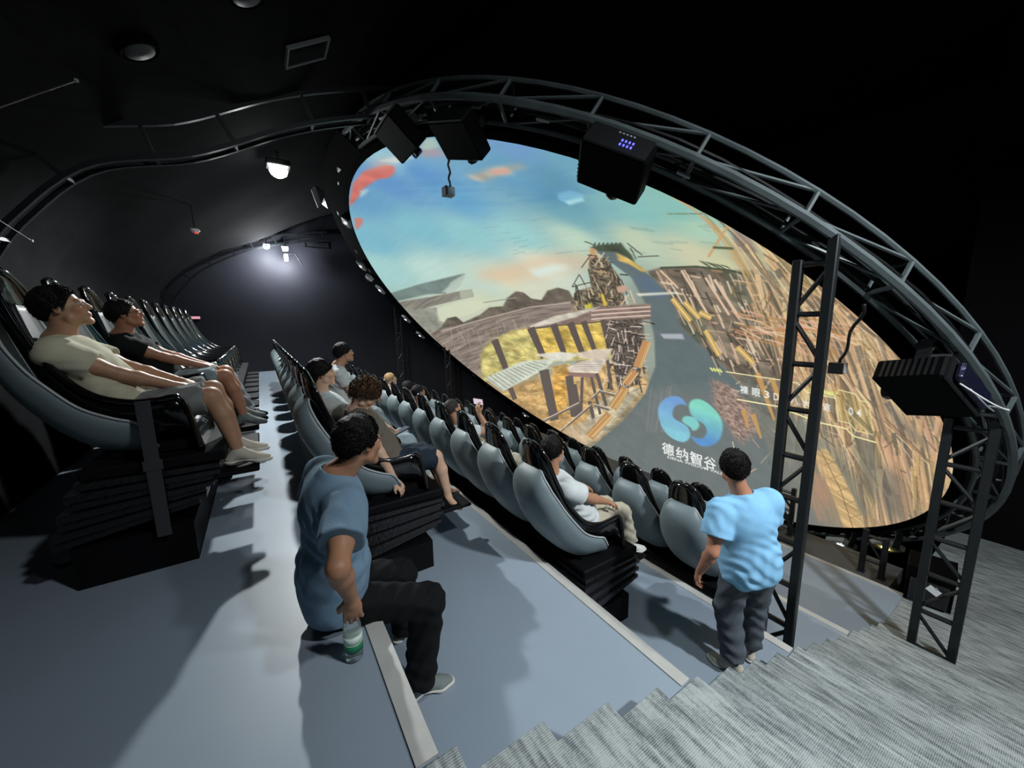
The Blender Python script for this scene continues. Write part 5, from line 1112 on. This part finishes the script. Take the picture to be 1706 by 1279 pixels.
# second row
B1 = lambda x, yy, z, k=0: np.array([BF[1]+x, ROWY[1]+PITCHY*k+yy, TZ[1]+z])
def phone(t_org, hd, name='phone', col=None):
    pass
def ph_extra(t, org, d): pass
def bracelet(t, org, d):
    a, e, w = d['arms'][1]; dd = nrm(w-e); x = nrm(np.cross(dd, [0, 0, 1])); y = np.cross(x, dd); c = w-dd*0.02-org
    m1 = mat('amber_bead', lin(150, 84, 44), 0.3); 
    pts = [c+0.031*(math.cos(q)*x+math.sin(q)*y) for q in np.linspace(0, 2*PI, 17)[:-1]]
    b = MB()
    for p in pts: b.lathe([(0.001, -0.006), (0.005, -0.004), (0.006, 0), (0.005, 0.004), (0.001, 0.006)], 8, p)
    b.build('bead_bracelet', m1, t, True, kind='stuff')
seated('person with curly brown hair and glasses bent over a phone, bead bracelet on wrist', 1, ROWY[1], skin=SK3, hair=M_hairb, hair_style='curly', shirt=cloth('taupe_cotton', lin(104, 98, 88)), legs=cloth('navy_denim', lin(38, 48, 60)), leg_end=0.95, barefoot=True, vox=0.007,
       pelvis=B1(-0.26, 0, 0.90), chest=B1(-0.42, 0.02, 1.25), head=B1(-0.38, -0.02, 1.475), face=(0.75, -0.25, -0.62), glasses=M_dark, extra=bracelet,
       hands=[B1(-0.24, 0.10, 1.08), B1(-0.21, -0.30, 0.66)], poles=[(-0.4, 0.6, -0.6), (-0.2, -0.6, 0.2)], hdir=[(0.7, -0.7, 0.0), (0.55, -0.1, -0.8)], hnorm=[(0.2, 0, 1), (-0.5, 0.8, -0.3)], curl=(0.5, 0.45),
       feet=[B1(0.30, 0.12, 0.46), B1(0.25, -0.10, 0.47)], toes=[(1, 0.1, -0.1), (0.8, -0.2, -0.45)], loose=0.012, leg_loose=0.012)
t = thing('smartphone', 'black smartphone held low by the curly-haired person in glasses', 'phone', tuple(B1(-0.10, 0.03, 1.12)), rot=(0.0, -0.25, 0.3))
MB().box(-0.075, 0.075, -0.037, 0.037, -0.005, 0.004, 0.003).build('case', M_black, t); MB().box(-0.07, 0.07, -0.033, 0.033, 0.004, 0.0055).build('display', mat('phone_glass', (0.05, 0.06, 0.08), 0.1, emis=(0.4, 0.45, 0.5), estr=0.2), t)
C_white = cloth('white_cotton', lin(205, 212, 212))
seated('person with black bobbed hair and white top behind the curly-haired person', 1, ROWY[1]+PITCHY, skin=SK3, hair_style='bob', shirt=C_white, legs=cloth('pale_blue_jeans', lin(150, 165, 172)), shoe=M_shoe_w, vox=0.010,
       pelvis=B1(-0.32, 0, 0.89, 1), chest=B1(-0.59, 0, 1.31, 1), head=B1(-0.60, 0, 1.60, 1), face=(1, -0.1, 0.1), loose=0.012)
seated('person with short black hair in white T-shirt leaning forward above the second row', 1, ROWY[1]+3*PITCHY, skin=SK1, hair_style='bowl', shirt=cloth('off_white_cotton', lin(200, 205, 205)), legs=cloth('light_trousers', lin(140, 150, 152)), shoe=M_shoe_g, vox=0.010,
       pelvis=B1(-0.30, 0, 1.02, 3), chest=B1(-0.30, -0.02, 1.43, 3), head=B1(-0.20, -0.02, 1.69, 3), face=(1, 0.1, 0.12), hands=[B1(0.02, 0.12, 1.18, 3), B1(0.05, -0.12, 1.14, 3)], poles=[(-0.7, 0.5, -0.6), (-0.8, -0.3, -0.6)], feet=[B1(0.30, 0.12, 0.55, 3), B1(0.30, -0.12, 0.55, 3)])
# third row
B2 = lambda x, yy, z, k=0: np.array([BF[2]+x, ROWY[2]+PITCHY*k+yy, TZ[2]+z])
C_khaki = cloth('khaki_cotton', lin(176, 170, 152))
seated('person in white T-shirt and khaki trousers in the nearest seat of the third row', 2, ROWY[2], skin=SK2, shirt=C_white, legs=C_khaki, leg_end=1.86, shoe=cloth('white_sneaker', lin(205, 208, 205)), vox=0.008,
       pelvis=B2(-0.28, 0, 0.89), chest=B2(-0.59, -0.02, 1.31), head=B2(-0.63, -0.03, 1.61), face=(1, 0.25, 0.05), hands=[B2(0.04, 0.14, 1.03), B2(-0.02, -0.16, 1.02)], poles=[(-0.3, 0.5, -0.7), (-0.3, -0.5, -0.8)],
       feet=[B2(0.30, 0.13, 0.49), B2(0.28, -0.10, 0.49)], loose=0.010, leg_loose=0.008)
wm = M_dark
def watch(t, org, d):
    a, e, w = d['arms'][1]; dd = nrm(w-e); x = nrm(np.cross(dd, [0, 0, 1])); y = np.cross(x, dd); c = a*0.15+e*0.85-org
    MB().tube([c+0.046*(math.cos(q)*x+math.sin(q)*y) for q in np.linspace(0, 2*PI, 17)[:-1]], 0.004, 5, closed=True).build('arm_band', M_dark, t)
seated('person with closely cropped hair raising a phone in the third row', 2, ROWY[2]+3*PITCHY-0.1, skin=SK1, hair=M_buzz, hair_style='buzz', shirt=C_white, legs=C_khaki, shoe=M_shoe_b, vox=0.009,
       pelvis=B2(-0.30, -0.1, 0.89, 3), chest=B2(-0.58, -0.1, 1.36, 3), head=B2(-0.69, -0.1, 1.64, 3), face=(1, 0.3, 0.25), hands=[B2(-0.10, 0.10, 1.03, 3), B2(-0.42, -0.26, 1.56, 3)], poles=[(-0.1, 0.5, -0.8), (0.6, -0.4, -0.9)], hdir=[None, (-0.1, 0.3, 1)], hnorm=[(0, 0, -1), (1, 0.3, 0)], curl=(0.3, 0.5))
t = thing('smartphone', 'small pale pink phone held up by the person with cropped hair', 'phone', tuple(B2(-0.40, -0.20, 1.70, 3)), rot=(0, -0.2, 0.35))
MB().box(-0.004, 0.005, -0.075, 0.075, -0.037, 0.037, 0.003).build('case', mat('pink_case', lin(205, 160, 176), 0.4), t); MB().box(-0.0055, -0.004, -0.07, 0.07, -0.033, 0.033).build('display', mat('phone_live', (0.3, 0.3, 0.35), 0.2, emis=(0.8, 0.7, 0.8), estr=0.8), t)
seated('person with short dark hair in pale collared shirt left of the cropped-haired person', 2, ROWY[2]+5*PITCHY, skin=SK2, hair=M_hair, hair_style='buzz', shirt=cloth('pale_shirt', lin(176, 186, 196)), legs=C_khaki, shoe=M_shoe_b, vox=0.010, dchest=(0, 0, 0.05), dhead=(-0.10, 0, 0.08), face=(1, 0.35, 0.05))
seated('person in pinkish-rimmed glasses far along the third row, white collar showing', 2, ROWY[2]+6*PITCHY, skin=lin(200, 130, 120), hair=M_hair, shirt=C_white, legs=C_khaki, shoe=M_shoe_b, vox=0.011, dchest=(0, 0, 0.03), dhead=(-0.04, 0, 0.05), face=(1, 0.2, 0.1), glasses=mat('red_frame', lin(190, 40, 50), 0.4))
seated('person with sandy hair farthest along the third row, mostly hidden by seats', 2, ROWY[2]+8*PITCHY, skin=SK3, hair=mat('sandy_hair', lin(150, 120, 84), 0.6), shirt=C_white, legs=C_khaki, shoe=M_shoe_b, vox=0.013, dchest=(0, 0, 0.05), dhead=(0.02, 0, 0.05))
# the man sitting on the tier edge
DEN = cloth('steel_blue_cotton', lin(116, 144, 166)); C_bt = cloth('black_trousers', lin(16, 17, 19), 0.8)
person('person in steel-blue T-shirt and black trousers sitting on the top tier edge', pelvis=(0.17, 1.90, 0.125), chest=(0.21, 1.83, 0.645), head=(0.335, 1.80, 0.885), face=(0.88, 0.42, -0.08), fwd=(1, 0.12, 0),
       lat=(-0.12, 1, 0), hands=[(0.28, 2.12, 0.26), (0.205, 1.535, 0.325)], poles=[(-0.4, 0.4, -0.4), (-0.35, -1.0, 0.0)], hdir=[(0.8, 0, -0.5), (0.02, 0.12, -1)], hnorm=[(0, 0, -1), (0.25, 0.95, 0)], curl=(0.3, 0.32),
       feet=[(0.60, 2.24, -0.52), (0.545, 1.80, -0.52)], toes=[(1, 0.1, -0.02), (1, -0.05, -0.02)], kpoles=[(1, 0.05, 0.6), (1, 0, 0.6)], skin=SK2, shirt=DEN, legs=C_bt, leg_end=2.0, shoe=M_shoe_g, vox=0.0055, scale=0.99, legk=1.15, loose=0.012, hem=0.055, leg_loose=0.010, hair_vol=0.004,
       base=(0.14, 1.90, 0.0), sleeve=0.62)
# the man standing on the third tier
person('person in light blue T-shirt and grey jeans standing on the third tier, back turned', pelvis=(2.76, 1.15, -0.33), chest=(2.70, 1.19, 0.10), head=(2.66, 1.27, 0.40), face=(0.72, 0.68, -0.12), fwd=(0.48, 0.88, 0),
       hands=[(2.49, 1.36, -0.37), (3.00, 1.22, -0.35)], poles=[(-0.6, -0.5, 0), (0.1, -0.9, 0)], hnorm=[(0.4, -0.8, 0), (-0.2, 0.9, 0)], curl=(0.5, 0.5), feet=[(2.74, 1.19, -1.13), (2.98, 1.20, -1.13)],
       toes=[(-0.14, 1, -0.02), (0.65, 0.75, -0.02)], kpoles=[(0.4, 0.9, 0), (0.5, 0.8, 0)], skin=SK4, shirt=cloth('sky_blue_cotton', lin(138, 194, 232)), legs=cloth('grey_denim', lin(84, 92, 100)), leg_end=1.90, shoe=M_shoe_w, vox=0.0075, scale=1.0,
       belly=0.02, shoul=0.175, loose=0.018, hem=-0.02, leg_loose=0.012, hair_style='bowl', base=(2.85, 1.17, TZ[2]), sleeve=0.6)
